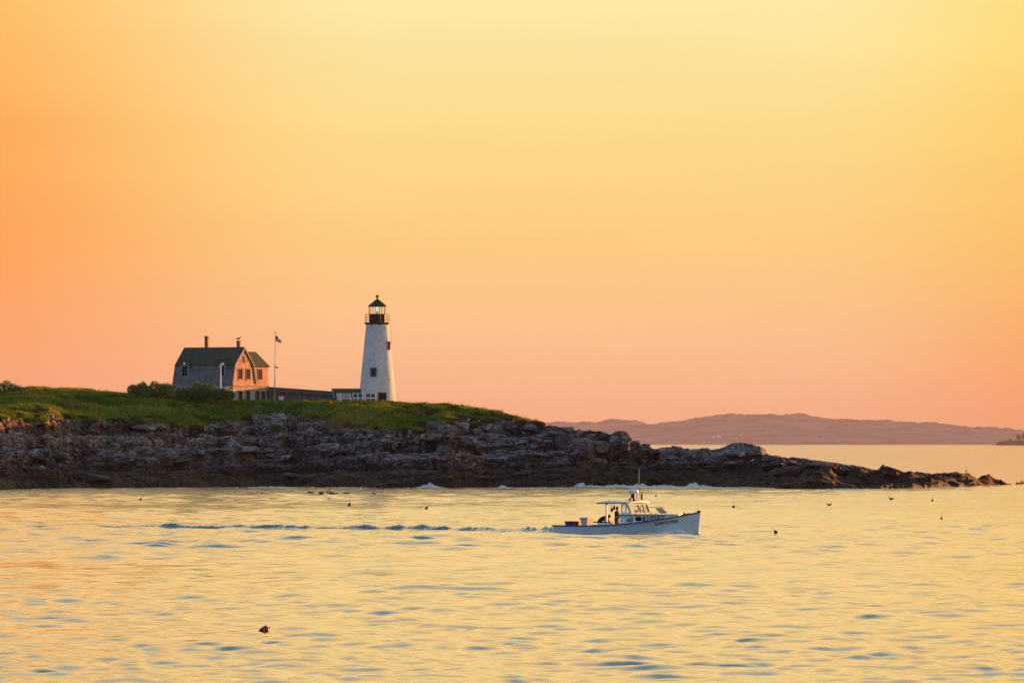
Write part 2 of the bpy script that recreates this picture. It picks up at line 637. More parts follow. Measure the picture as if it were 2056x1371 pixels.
# ------------------------------------------------------------------ far shore, headland and the air in front of it
def build_hills():
    t = NT('wooded_hill')
    v = t.obj(world=True)
    a = t.noise(v, 0.006, 6, 0.65)
    col = t.mix(t.map(a, 0.35, 0.65), (0.13, 0.105, 0.08), (0.27, 0.20, 0.15))  # part of the distance haze is painted into these pale woodland tones
    t.pbr(col, 0.95, None, Specular_IOR_Level=0.0)
    far = [(760, 872), (900, 858), (1000, 850), (1050, 850), (1099, 848), (1148, 846), (1190, 846), (1221, 843), (1265, 841), (1290, 848), (1330, 852), (1420, 860), (1600, 870), (1900, 880), (2400, 885)]
    near = [(1000, 889), (1120, 884), (1180, 872), (1240, 858), (1290, 851), (1319, 848), (1368, 842), (1422, 836), (1460, 833), (1510, 831), (1588, 832), (1640, 836), (1686, 840),
            (1784, 843), (1830, 847), (1882, 851), (1955, 857), (2056, 864), (2200, 872), (2500, 884), (2700, 890)]
    for nm, prof, d, shore, lab in (('far_hill', far, 37000.0, 36000.0, 'pale distant wooded ridge behind the island slope'),
                                    ('wooded_hill', near, 34000.0, 32400.0, 'long hazy wooded hill across the bay')):
        pr = np.array(prof, float)
        px = np.arange(pr[0, 0], pr[-1, 0], 1.6)
        py = np.interp(px, pr[:, 0], pr[:, 1])
        rows = [(shore - 250, -4.0), (shore, 0.6), (shore + 40, 5.0), (shore + 120, 9.0)]
        nr = 26
        V = []
        H = CAMH + (HY - py) / F * d
        for k in range(nr):
            tt = k / (nr - 1)
            dd = shore - 60 + tt * (d + 1500 - shore)
            z = np.interp(dd, [shore - 60, shore, shore + 60, shore + 0.45 * (d - shore), d, d + 1500], [-0.05, 0.02, 0.10, 0.45, 1.0, 0.2])
            x = (px - CX) / F * d
            zz = H * z
            p = np.stack([x / 150, np.full_like(x, dd / 150), np.zeros_like(x)], 1)
            cr = np.abs(fbm(p, 3, 4, 0.62)) * 34 + fbm(p / 4, 9, 2) * 6
            zz = zz + np.where(zz > 1.5, cr * min(1, 0.4 + z * 0.6) - 3, 0)
            V.append(np.stack([x, np.full_like(x, dd), zz], 1))
        me = np_mesh(nm, np.concatenate(V), grid_quads(nr, len(px)), smooth=True)
        tag(link_mesh(nm, me, t.m), lab, 'hill', kind='structure')
    t2 = NT('headland_scrub')
    col2 = t2.mix(t2.map(t2.noise(t2.obj(world=True), 0.02, 5, 0.6), 0.35, 0.65), (0.025, 0.03, 0.016), (0.06, 0.06, 0.035))
    t2.pbr(col2, 0.95, None, Specular_IOR_Level=0.0)
    # the low headland nearer on the right
    px = np.arange(1990, 2300, 1.0)
    d0, d1 = 18000.0, 18120.0
    top = np.interp(px, [1990, 1999, 2001, 2008, 2024, 2056, 2120, 2300], [897, 895, 889, 886, 884.5, 884, 882, 880])
    V = []
    for k in range(14):
        tt = k / 13
        dd = d0 + tt * 420
        z = (CAMH + (HY - top) / F * d1) * np.interp(dd, [d0, d0 + 15, d1, d0 + 300, d0 + 420], [-0.1, 0.6, 1, 1, -0.2])
        p = np.stack([px / 6, np.full_like(px, dd / 12), 0 * px], 1)
        z = z + np.where(z > 1, 1.1 * fbm(p, 2, 3), 0)
        V.append(np.stack([(px - CX) / F * dd, np.full_like(px, dd), z], 1))
    me = np_mesh('headland', np.concatenate(V), grid_quads(14, len(px)))
    tag(link_mesh('headland', me, t2.m), 'low dark headland jutting into the bay before the hazy hill', 'headland', kind='structure')
    return t.m


hill_mat = build_hills()
bark = worn('bark', (0.05, 0.04, 0.03), (0.09, 0.07, 0.05), 4, 0.9)


def leaf_cloud(lobes, n, size, r, seed, flat=0.6):
    """leaf-sized quads spread through the lobes' volume, denser near the surface, plus tone per leaf"""
    g = np.random.default_rng(seed)
    lobes = np.array(lobes, float)
    vol = lobes[:, 3] * lobes[:, 4] * lobes[:, 5]
    idx = g.choice(len(lobes), n, p=vol / vol.sum())
    d = g.normal(size=(n, 3))
    d /= np.linalg.norm(d, axis=1)[:, None]
    rad = g.uniform(0.25, 1.0, n) ** 0.45
    lump = 1 + 0.22 * fbm(d * 2.3 + idx[:, None] * 7.1, seed, 3)
    c = lobes[idx, :3] + d * (rad * lump)[:, None] * lobes[idx, 3:]
    s = size * g.uniform(0.6, 1.4, n)
    a = g.normal(size=(n, 3)) + d * 0.6
    a /= np.linalg.norm(a, axis=1)[:, None]
    b = np.cross(a, g.normal(size=(n, 3)))
    b /= np.linalg.norm(b, axis=1)[:, None]
    q = np.stack([c - a * s[:, None], c + b * s[:, None] * flat, c + a * s[:, None], c - b * s[:, None] * flat], 1)
    tone = np.clip(0.5 + 0.35 * g.normal(size=n) * 0.6 + 0.3 * fbm(c * 1.3, seed + 5, 2), 0, 1)
    colr = np.repeat(np.stack([tone, g.uniform(0, 1, n), tone, np.ones(n)], 1)[:, None, :], 4, 1)
    return q.reshape(-1, 3), np.arange(4 * n).reshape(-1, 4), colr.reshape(-1, 4)


def leaf_material(name, dark, light, dry):
    t = NT(name)
    at_ = t.n('ShaderNodeVertexColor', layer_name='tone')
    sp = t.n('ShaderNodeSeparateColor')
    t.set(sp.inputs[0], at_.outputs['Color'])
    col = t.mix(sp.outputs[0], dark, light)
    col = t.mix(t.map(sp.outputs[1], 0.86, 0.98), col, dry)
    b = t.n('ShaderNodeBsdfPrincipled', Roughness=0.75)
    t.set(b.inputs['Base Color'], col)
    t.set(b.inputs['Specular IOR Level'], 0.15)
    tl = t.n('ShaderNodeBsdfTranslucent')
    t.set(tl.inputs['Color'], col)
    mx = t.n('ShaderNodeMixShader')
    mx.inputs[0].default_value = 0.18
    t.nt.links.new(b.outputs[0], mx.inputs[1])
    t.nt.links.new(tl.outputs[0], mx.inputs[2])
    t.nt.links.new(mx.outputs[0], t.out.inputs['Surface'])
    MATS[name] = t.m
    return t.m


far_leaf = leaf_material('far_leaf', (0.02, 0.03, 0.014), (0.05, 0.055, 0.025), (0.06, 0.05, 0.03))


def far_tree(px, py_base, h, w, label, seed):
    d = 18200.0
    b = at(px, py_base, d)
    root = tag(empty('headland_tree', b), label, 'tree', 'trees on the far headland')
    MB().tube([(0, 0, -0.5), (0.1, 0, h * 0.45), (0.3, 0, h * 0.8)], [h * 0.035, h * 0.025, h * 0.01], 6).build('trunk', bark, root)
    lobes = [(0, 0, h * 0.62, w * 0.5, w * 0.5, h * 0.36), (w * 0.2, 0, h * 0.45, w * 0.38, w * 0.4, h * 0.24), (-w * 0.2, 0, h * 0.5, w * 0.3, w * 0.4, h * 0.26)]
    v, q, c = leaf_cloud(lobes, 900, h * 0.05, 1, seed)
    link_mesh('crown', np_mesh('crown', v, q, smooth=False, attrs={'tone': c}), far_leaf, root)


far_tree(2028, 886, 9.5, 7.5, 'single small tree standing alone on the headland edge', 3)
for k, (px, h, w, lab) in enumerate(((2045, 23.0, 14.0, 'dark rounded tree at the open edge of the headland clump'), (2057, 26.0, 17.0, 'taller dark tree behind the edge tree of the headland clump'))):
    far_tree(px, 886.0, h, w, lab, 10 + k)


def build_haze():
    t = NT('haze_air')
    pv = t.n('ShaderNodeVolumePrincipled')
    t.set(pv.inputs['Color'], (0.92, 0.66, 0.58))
    pv.inputs['Density'].default_value = 1.6e-5
    pv.inputs['Anisotropy'].default_value = -0.3
    t.nt.links.new(pv.outputs[0], t.out.inputs['Volume'])
    o = MB().box(-10000, 10000, -420, 41000, -6, 290).build('haze', t.m)
    tag(o, 'thin warm evening haze in the air over the bay', 'haze', kind='stuff')


build_haze()


# ------------------------------------------------------------------ the island
PX = np.array([-260, 0, 60, 110, 150, 230, 330, 440, 520, 590, 660, 720, 790, 850, 900, 960, 1020, 1090, 1150, 1240, 1320, 1400, 1500, 1560, 1650, 1750, 1830, 1900, 1980, 2030, 2075], float)
WPY = np.array([983, 983, 981.5, 981, 980.5, 980, 979, 978, 977.5, 977, 978, 979, 980, 980, 980, 979, 979, 979.5, 979, 978, 978, 978, 979, 981, 982, 981, 980.5, 979, 975, 973.5, 969], float)
GPY = np.array([834, 838, 836, 836, 853, 850, 851, 860, 857, 842, 846, 855, 864, 873, 852, 844, 850, 858, 866, 878, 905, 905, 905, 920, 933, 946, 955, 959, 965, 979, 984], float)
SPY = np.array([794, 795, 784, 788, 785, 793, 799, 804, 804.5, 804.5, 804.5, 805, 807, 811, 814, 823, 837, 851, 861, 874, 900, 902, 905, 917, 930, 943, 952, 957.5, 963, 979, 990], float)
DS = np.array([850, 850, 850, 850, 848, 842, 834, 834, 834, 834, 834, 836, 838, 836, 832, 826, 816, 806, 800, 798, 796, 796, 796, 798, 800, 804, 810, 814, 820, 826, 832], float)
DW = CAMH * F / (WPY - HY)
DG = np.minimum(DW + np.array([40] * 14 + [42, 42, 42, 42, 40, 38, 34, 32, 30, 28, 24, 20, 16, 13, 8, 2, 1], float), DS - 3)
ZG = CAMH + (HY - GPY) / F * DG
SPY = SPY + np.interp(PX, [200, 330, 860, 1000], [0, 4.0, 4.0, 0])      # the tips of the grass, not the soil, make the skyline
ZS = CAMH + (HY - SPY) / F * DS


def island_base(u, v):
    """u: photo column, v: 0..1 waterline-to-back parameter -> d, z, segment value"""


NU_ROCK, NU_GRASS, NU_BACK = 270, 90, 26
COLS = np.arange(-260, 2075, 2.1)


def make_island():
    nc = len(COLS)
    ip = lambda a: np.interp(COLS, PX, a)
    dw, dg, ds, zg, zs = ip(DW), ip(DG), ip(DS), ip(ZG), ip(ZS)
    # soften the straight runs of the outline
    c3 = np.stack([COLS / 40, 0 * COLS, 0 * COLS], 1)
    dw = dw + 2.6 * fbm(c3, 1, 4) + 0.5 * fbm(c3 * 4, 5, 3)
    dg = dg + 3.0 * fbm(c3 * 1.3, 2, 3)
    rows_d, rows_z, rows_s = [], [], []
    knee = 0.30
    for k in range(14):                                     # below water
        t = k / 14
        rows_d.append(dw - 9 + 9 * t)
        rows_z.append(np.full(nc, -1.6) + 1.6 * t)
        rows_s.append(np.full(nc, -0.1))
    # rock face: terraced into ledges and low cliffs, then sampled evenly along its profile
    K = 420
    tt = np.arange(K) / K
    Dd = dw[None, :] + (dg - dw)[None, :] * tt[:, None]
    Zd = zg[None, :] * np.interp(tt, [0, 0.16, 0.34, 0.58, 0.8, 1.0], [0, 0.21, 0.34, 0.58, 0.82, 1.0])[:, None]
    Xd = ((COLS - CX) / F)[None, :] * Dd
    pd_ = np.stack([Xd.ravel(), Dd.ravel(), Zd.ravel()], 1)
    qd = (Zd.ravel() - 0.05 * Xd.ravel() + 1.5 * fbm(pd_ / np.array([24, 16, 9]), 41, 3) + 0.03 * (Dd.ravel() - 760)).reshape(Zd.shape)
    ampd = np.clip((Zd - 1.0) / 1.4, 0, 1) * np.clip(zg / 6.0, 0.3, 1)[None, :] * (1 - 0.6 * np.clip((tt - 0.93) / 0.07, 0, 1))[:, None]

    def stepped(q_, T_, win):
        f_ = np.floor(q_ / T_)
        w_ = np.clip((q_ / T_ - f_ - (1 - win)) / win, 0, 1)
        return (f_ + w_ * w_ * (3 - 2 * w_)) * T_ - q_ + T_ * 0.35

    Zt = Zd + ampd * (0.88 * stepped(qd, 2.3, 0.16) + 0.0)
    q2d = qd + (0.3 * fbm(pd_ / np.array([5, 4, 3]), 43, 2)).reshape(Zd.shape)
    Zt = Zt + 0.5 * ampd * stepped(q2d, 0.62, 0.3)
    arc = np.cumsum(np.hypot(np.abs(np.diff(Zt, axis=0, prepend=Zt[:1])) * 1.8, np.diff(Dd, axis=0, prepend=Dd[:1]) * 0.5), axis=0)
    RD, RZ, RS = np.empty((NU_ROCK, nc)), np.empty((NU_ROCK, nc)), np.empty((NU_ROCK, nc))
    for ci in range(nc):
        a_ = arc[:, ci]
        q_ = np.linspace(0, a_[-1], NU_ROCK)
        RD[:, ci], RZ[:, ci], RS[:, ci] = np.interp(q_, a_, Dd[:, ci]), np.interp(q_, a_, Zt[:, ci]), np.interp(q_, a_, tt)
    for k in range(NU_ROCK):
        rows_d.append(RD[k])
        rows_z.append(RZ[k])
        rows_s.append(RS[k])
    for k in range(NU_GRASS):
        t = k / NU_GRASS
        rows_d.append(dg + (ds - dg) * t)
        rows_z.append(zg + (zs - zg) * (1 - (1 - t) ** 1.5))
        rows_s.append(np.full(nc, 1 + t))
    for k in range(NU_BACK):
        t = k / (NU_BACK - 1)
        dd = t ** 1.4 * (130 * np.clip((2030 - COLS) / 900, 0.12, 1))
        rows_d.append(ds + dd)
        fl = np.clip((dd - 62 * np.clip((1150 - COLS) / 300, 0.1, 1)) / 60, 0, 1)
        rows_z.append(zs - 0.002 * dd - fl * (zs + 2.5) * np.ones(nc) if True else zs)
        rows_s.append(np.full(nc, 2 + t))
    D, Z, S = np.array(rows_d), np.array(rows_z), np.array(rows_s)
    # behind the right-hand rocks the ground falls straight back to the sea
    right = np.clip((COLS - 1090) / 120, 0, 1)[None, :]
    Z = np.where(S >= 2, Z * (1 - right) + right * (zs[None, :] - (zs[None, :] + 3) * np.clip((S - 2) * 2.2, 0, 1) ** 0.8), Z)
    U = np.repeat(((COLS - CX) / F)[None, :], D.shape[0], 0)
    X = U * D
    sh = D.shape
    x, y, z, s = X.ravel(), D.ravel(), Z.ravel(), S.ravel()
    px = np.repeat(COLS[None, :], sh[0], 0).ravel()
    P3 = np.stack([x, y, z], 1)
    # --- zones
    edge = 0.26 * fbm(P3 / np.array([7, 9, 3]), 21, 4) + 0.08 * fbm(P3 / 1.5, 22, 2)
    rightness = np.clip((px - 880) / 220, 0, 1)
    g0 = 0.99 + rightness * 0.55 + np.clip((px - 1060) / 60, 0, 3) * 1.2
    grass = np.clip((s + edge - g0) / 0.05, 0, 1)
    grass = np.where(px > 1180, 0, grass)
    # grassy tongue and scrub on the slope at the right of the lawn
    soil = np.clip(1 - np.abs((px - 690) / 115), 0, 1) * np.clip(1 - np.abs((s - 0.93) / 0.11), 0, 1) * 1.8
    soil = np.maximum(soil, 0.7 * np.clip(1 - np.abs((px - 130) / 130), 0, 1) * np.clip(1 - np.abs((s - 0.86) / 0.12), 0, 1))
    soil = np.clip(soil + 0.4 * (fbm(P3 / 2.0, 31, 3)) * (soil > 0.05), 0, 1) * (1 - grass)
    rock = (1 - grass) * np.clip((s + 0.12) / 0.1, 0, 1)
    # --- ledges: beds dipping gently to the right
    dip = -0.045
    q = z + dip * x + 1.3 * fbm(P3 / np.array([22, 14, 9]), 41, 3) + 0.02 * (y - 760)
    T = 1.35
    fl = np.floor(q / T)
    fr = q / T - fl
    st = np.clip((fr - 0.55) / 0.4, 0, 1)
    st = st * st * (3 - 2 * st)
    terr = (fl + st) * T - q
    zone = rock * np.clip((z - 1.0) / 1.5, 0.12, 1) * (1 - 0.7 * soil) * np.clip(1.15 - np.abs(s - 1), 0, 1) ** 0.3
    dz = np.zeros(len(x))
    # beds of unequal hardness: some stand proud, some are cut back, each broken into lengths by joints
    dy = np.zeros(len(x))
    bed = np.zeros(len(x))
    for (tk, ln, amp, sd, wt) in ((1.45, 12.0, 1.8, 401, 0.45), (0.62, 6.0, 1.1, 431, 0.35), (0.27, 3.0, 0.45, 461, 0.2)):
        qq = q + 0.35 * tk * fbm(P3 / np.array([4 * tk + 2, 4, 4 * tk]), sd, 2)
        kk = np.floor(qq / tk)
        kr = hash3(kk, kk * 0, kk * 0, sd)
        bx_ = np.floor((x + 0.7 * z) / ln + kr * 7.3 + 0.25 * fbm(P3 / 3.0, sd + 5, 2))
        hh = hash3(kk, bx_, kk * 0, sd + 9)
        prof = np.sin(np.clip(qq / tk - kk, 0, 1) * math.pi) ** 0.35
        dy += amp * (hh - 0.5) + 0.25 * tk * (prof - 0.7)
        bed += wt * hh
    dy *= zone
    # --- fractured blocks, three sizes
    rot = math.radians(12)
    xr = x * math.cos(rot) + (z * 2.0) * math.sin(rot)
    zr = -x * 0.05 + z
    m = rock > 0.01
    cell = np.zeros(len(x), np.float32)
    crack = np.ones(len(x), np.float32)
    for (sx, sy, sz, amp, ca, sd) in ((9.0, 5.0, 2.6, 0.7, 0.8, 51), (3.0, 2.4, 1.1, 0.25, 0.4, 61), (1.1, 1.0, 0.45, 0.10, 0.14, 71)):
        pp = np.stack([xr / sx, y / sy, zr / sz], 1)[m].astype(np.float32)
        pp = pp + 0.18 * np.stack([vnoise(pp * 1.7, sd + 3), vnoise(pp * 1.7, sd + 4), vnoise(pp * 1.7, sd + 5)], 1)
        f1, f2, cid = voronoi(pp, sd)
        e = np.clip((f2 - f1) / 0.16, 0, 1)
        dz[m] += zone[m] * (amp * (cid - 0.5) - ca * (1 - e) ** 2)
        cell[m] += cid * (0.5 if sd == 61 else 0.25)
        crack[m] *= (0.35 + 0.65 * e)
    # weed-covered apron is lumpy instead
    low = np.clip((2.1 - z) / 1.0, 0, 1) * rock
    pw = np.stack([x / 1.7, y / 1.5, z / 1.2], 1)
    dz += low * (0.85 * (np.abs(fbm(pw, 81, 4, 0.6))) + 0.9 * (vnoise(pw / 3.2, 83)) - 0.18) * np.clip((s + 0.1) / 0.12, 0, 1)
    # headland knobs of rock on the right-hand ridge
    for kx, kw, kh in ((1244, 13, .6), (1262, 10, .5), (1345, 24, .35), (1392, 18, .2), (1495, 40, 1.0), (1652, 14, .2), (1774, 12, .5), (1872, 16, .25), (1979, 14, .2)):
        w = np.exp(-(((px - kx) / kw) ** 4)) * np.exp(-(((y - np.interp(kx, PX, DS)) / 9.0) ** 2))
        dz += kh * w
    # rolling turf
    dz += grass * (0.75 * fbm(P3 / np.array([8, 5, 50]), 91, 3) + 0.45 * np.abs(fbm(P3 / np.array([3.2, 2.2, 50]), 94, 2)) + 0.2 * fbm(P3 / np.array([1.2, 1.2, 9]), 92, 2)) * np.clip((s - 0.95) * 4, 0, 1) * np.clip((2.25 - s) * 3, 0.2, 1)
    # overhanging turf lip above the bare bank
    dz += 0.35 * soil * fbm(P3 / np.array([2.5, 2.5, 0.6]), 95, 3)
    z2 = z + dz
    y2 = y - 0.8 * dz * rock - dy
    bb = (x * 0 + 1)
    cols = np.stack([grass, soil, np.clip(0.35 * cell + 0.75 * bed, 0, 1), bb], 1)
    V = np.stack([x, y2, z2], 1)
    return V, cols, sh, grass.reshape(sh), S, px.reshape(sh)


ISL_V, ISL_C, ISL_SH, ISL_G, ISL_S, ISL_PX = make_island()
ISL_P = ISL_V.reshape(ISL_SH + (3,))
ISL_PY = HY - (ISL_P[..., 2] - CAMH) * F / ISL_P[..., 1]


def ground_at(px, py):
    """the first visible point of the island under a photo pixel (front to back)"""
    c = int(np.clip(round((px - COLS[0]) / 2.1), 0, len(COLS) - 1))
    col = ISL_PY[:, c]
    hit = np.nonzero(col <= py)[0]
    r = hit[0] if len(hit) else int(np.argmin(col))
    return Vector(ISL_P[r, c]), r, c


def top_of(px, r0=0):
    c = int(np.clip(round((px - COLS[0]) / 2.1), 0, len(COLS) - 1))
    r = int(np.argmin(ISL_PY[:, c]))
    return Vector(ISL_P[r, c])


def ground_z(x, d):
    px = CX + x / d * F
    c = int(np.clip(round((px - COLS[0]) / 2.1), 0, len(COLS) - 1))
    return float(np.interp(d, ISL_P[:, c, 1], ISL_P[:, c, 2]))


def rock_nodes(t, zones):
    """shared by the island and the loose rocks"""
    v = t.obj(world=True)
    pos = t.n('ShaderNodeSeparateXYZ')
    t.set(pos.inputs[0], t.n('ShaderNodeNewGeometry').outputs['Position'])
    big = t.noise(v, 0.35, 5, 0.6)
    mid = t.noise(t.obj((1, 1, 2.6), world=True), 1.3, 6, 0.65)
    fine = t.noise(t.obj((1, 1, 2.2), world=True), 6.0, 5, 0.7)
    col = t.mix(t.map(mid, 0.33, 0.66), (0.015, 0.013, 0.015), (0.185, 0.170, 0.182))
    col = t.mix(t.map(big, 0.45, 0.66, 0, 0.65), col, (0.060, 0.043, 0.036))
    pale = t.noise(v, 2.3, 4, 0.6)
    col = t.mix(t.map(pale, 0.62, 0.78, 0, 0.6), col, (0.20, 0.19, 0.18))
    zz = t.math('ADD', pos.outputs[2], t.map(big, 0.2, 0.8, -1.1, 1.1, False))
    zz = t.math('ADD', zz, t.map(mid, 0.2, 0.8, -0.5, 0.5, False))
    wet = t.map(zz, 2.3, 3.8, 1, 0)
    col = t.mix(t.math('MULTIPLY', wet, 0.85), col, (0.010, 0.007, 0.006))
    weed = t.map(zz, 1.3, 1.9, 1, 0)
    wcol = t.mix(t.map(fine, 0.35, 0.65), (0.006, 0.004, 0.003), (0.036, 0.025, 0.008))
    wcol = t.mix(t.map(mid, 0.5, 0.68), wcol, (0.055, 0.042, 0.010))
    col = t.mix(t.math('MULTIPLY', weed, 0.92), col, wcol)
    return v, col, mid, fine, weed


def island_material():
    t = NT('island_ground')
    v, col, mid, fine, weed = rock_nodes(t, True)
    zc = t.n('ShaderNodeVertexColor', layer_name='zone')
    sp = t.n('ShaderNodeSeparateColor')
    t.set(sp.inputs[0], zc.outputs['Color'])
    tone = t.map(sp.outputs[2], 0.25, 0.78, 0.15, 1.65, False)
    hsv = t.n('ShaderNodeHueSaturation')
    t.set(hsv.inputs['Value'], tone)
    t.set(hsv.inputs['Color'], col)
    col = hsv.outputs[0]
    soil = t.mix(t.map(mid, 0.3, 0.7), (0.085, 0.050, 0.030), (0.23, 0.145, 0.085))
    col = t.mix(sp.outputs[1], col, soil)
    gr = t.mix(t.map(mid, 0.3, 0.7), (0.024, 0.06, 0.009), (0.07, 0.12, 0.016))
    col = t.mix(sp.outputs[0], col, gr)
    nm = t.bump(mid, 0.9, 0.28)
    nm = t.bump(fine, 0.8, 0.09, nm)
    t.pbr(col, 0.85, nm, Specular_IOR_Level=0.25)
    return t.m


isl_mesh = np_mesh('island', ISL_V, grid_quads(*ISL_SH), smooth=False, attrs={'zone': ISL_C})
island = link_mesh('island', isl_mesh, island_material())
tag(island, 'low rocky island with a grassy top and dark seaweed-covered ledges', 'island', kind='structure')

tr_ = NT('loose_rock')
v_, col_, mid_, fine_, weed_ = rock_nodes(tr_, False)
rnd_ = tr_.n('ShaderNodeObjectInfo').outputs['Random']
hs_ = tr_.n('ShaderNodeHueSaturation')
tr_.set(hs_.inputs['Value'], tr_.map(rnd_, 0, 1, 0.7, 1.6, False))
tr_.set(hs_.inputs['Color'], col_)
tr_.pbr(hs_.outputs[0], 0.85, tr_.bump(fine_, 0.8, 0.08, tr_.bump(mid_, 0.8, 0.2)), Specular_IOR_Level=0.25)
ROCK = tr_.m


def rock_mesh(seed, flat=1.0, n=26):
    g = random.Random(seed)
    bm = bmesh.new()
    for _ in range(n):
        p = Vector((g.uniform(-1, 1), g.uniform(-1, 1), g.uniform(-1, 1)))
        m = max(abs(p.x), abs(p.y), abs(p.z))
        p = p / m * g.uniform(0.72, 1.0)                    # blocky: points pushed towards a cube's faces
        bm.verts.new((p.x, p.y, p.z * flat))
    bmesh.ops.convex_hull(bm, input=bm.verts)
    bmesh.ops.delete(bm, geom=[v for v in bm.verts if not v.link_faces], context='VERTS')
    bmesh.ops.recalc_face_normals(bm, faces=bm.faces)
    me = bpy.data.meshes.new('rock')
    bm.to_mesh(me)
    bm.free()
    me.materials.append(ROCK)
    return me


ROCKS = [rock_mesh(100 + k) for k in range(9)]
SLABS = [rock_mesh(200 + k, 0.6) for k in range(6)]


def add_rock(px, py, w, h, k=None, tilt=0.0, yaw=None, sink=0.35, dep=None):
    g, r, c = ground_at(px, py)
    sl = h < 0.55 * w
    pool = SLABS if sl else ROCKS
    me = pool[(k if k is not None else random.randrange(99)) % len(pool)]
    o = bpy.data.objects.new('rock', me)
    COL.objects.link(o)
    o.parent = island
    o.location = g + Vector((0, 0, h * (0.5 - sink)))
    o.scale = (w / 2, (dep or w * random.uniform(0.7, 1.0)) / 2, h / 2 / (0.6 if sl else 1))
    o.rotation_euler = (random.uniform(-0.15, 0.15), tilt, random.uniform(-0.5, 0.5) if yaw is None else yaw)
    return o


# boulders one can point to, then the broken rock between them
for a in ((870, 864, 2.0, 2.2, 0), (996, 868, 2.2, 2.0, 1), (865, 882, 3.2, 1.0, 2), (894, 915, 2.2, 2.2, 3), (622, 875, 1.6, 1.7, 4, -0.5), (659, 912, 2.4, 1.3, 5),
          (905, 872, 2.0, 1.3, 6), (925, 868, 2.6, 1.9, 7), (560, 846, 2.2, 1.8, 8), (540, 848, 2.0, 1.8, 0), (520, 846, 1.8, 1.6, 3), (576, 852, 1.8, 2.2, 2),
          (975, 862, 2.4, 1.2, 1), (1010, 858, 2.0, 1.2, 5), (1034, 861, 1.0, 0.9, 6, 0.6), (955, 872, 1.6, 1.3, 4), (982, 882, 2.3, 1.2, 3), (1090, 882, 3.2, 1.2, 2),
          (1236, 888, 1.5, 1.4, 1, 0.2), (1257, 888, 1.6, 1.5, 3, 0.3), (1274, 896, 1.8, 1.2, 4), (1293, 902, 1.6, 1.1, 5), (1338, 915, 2.3, 1.6, 6), (1360, 910, 2.0, 1.5, 7),
          (1400, 914, 2.6, 1.2, 8), (1442, 922, 1.7, 1.2, 2), (1475, 914, 3.0, 1.2, 0), (1512, 911, 4.4, 1.25, 2), (1545, 924, 2.4, 0.8, 4), (1600, 934, 2.0, 0.5, 1), (1650, 936, 2.2, 0.6, 3),
          (1690, 948, 2.0, 0.7, 3), (1774, 946, 1.3, 1.2, 6, 0.6), (1796, 948, 2.6, 0.7, 7, 0.35), (1760, 950, 1.4, 0.8, 2), (1872, 960, 2.0, 0.6, 8), (1975, 968, 1.8, 0.4, 1),
          (1500, 981, 2.6, 0.5, 3), (230, 905, 1.9, 1.7, 4), (70, 915, 2.0, 1.5, 2), (118, 918, 2.6, 1.2, 5), (205, 915, 3.0, 1.5, 7), (240, 893, 1.8, 1.2, 1), (470, 905, 2.4, 2.2, 3, 0.4),
          (60, 892, 1.8, 1.6, 0), (330, 910, 2.6, 1.0, 4), (390, 916, 3.0, 1.2, 5), (1205, 900, 3.0, 1.6, 2), (1165, 896, 3.4, 1.6, 4), (1120, 875, 2.6, 1.0, 6), (1140, 866, 2.2, 0.9, 7)):
    add_rock(*a)
g_ = random.Random(5)
count = 0
while count < 50:
    px = g_.uniform(-40, 1990)
    wv, gv = np.interp(px, PX, WPY), np.interp(px, PX, GPY)
    py = gv + (wv - gv) * g_.random() ** 0.9
    if py > wv - 6 or wv - gv < 6:
        continue
    s = g_.choice((0.9, 1.1, 1.3, 1.6, 2.2)) * (1 if px < 1600 else 0.7)
    add_rock(px, py, s * g_.uniform(1.1, 2.0), s * g_.uniform(0.28, 0.6), g_.randrange(99), g_.uniform(-0.3, 0.2), sink=0.5)
    count += 1


# ------------------------------------------------------------------ grass, weeds and shrubs
def grass_material():
    t = NT('grass_blade')
    vc = t.n('ShaderNodeVertexColor', layer_name='tone')
    sp = t.n('ShaderNodeSeparateColor')
    t.set(sp.inputs[0], vc.outputs['Color'])
    col = t.mix(sp.outputs[0], (0.026, 0.080, 0.009), (0.17, 0.23, 0.020))
    col = t.mix(t.map(sp.outputs[1], 0.72, 0.97), col, (0.30, 0.24, 0.05))
    b = t.n('ShaderNodeBsdfDiffuse')
    t.set(b.inputs['Color'], col)
    tl = t.n('ShaderNodeBsdfTranslucent')
    t.set(tl.inputs['Color'], col)
    mx = t.n('ShaderNodeMixShader')
    mx.inputs[0].default_value = 0.45
    t.nt.links.new(b.outputs[0], mx.inputs[1])
    t.nt.links.new(tl.outputs[0], mx.inputs[2])
    t.nt.links.new(mx.outputs[0], t.out.inputs['Surface'])
    return t.m


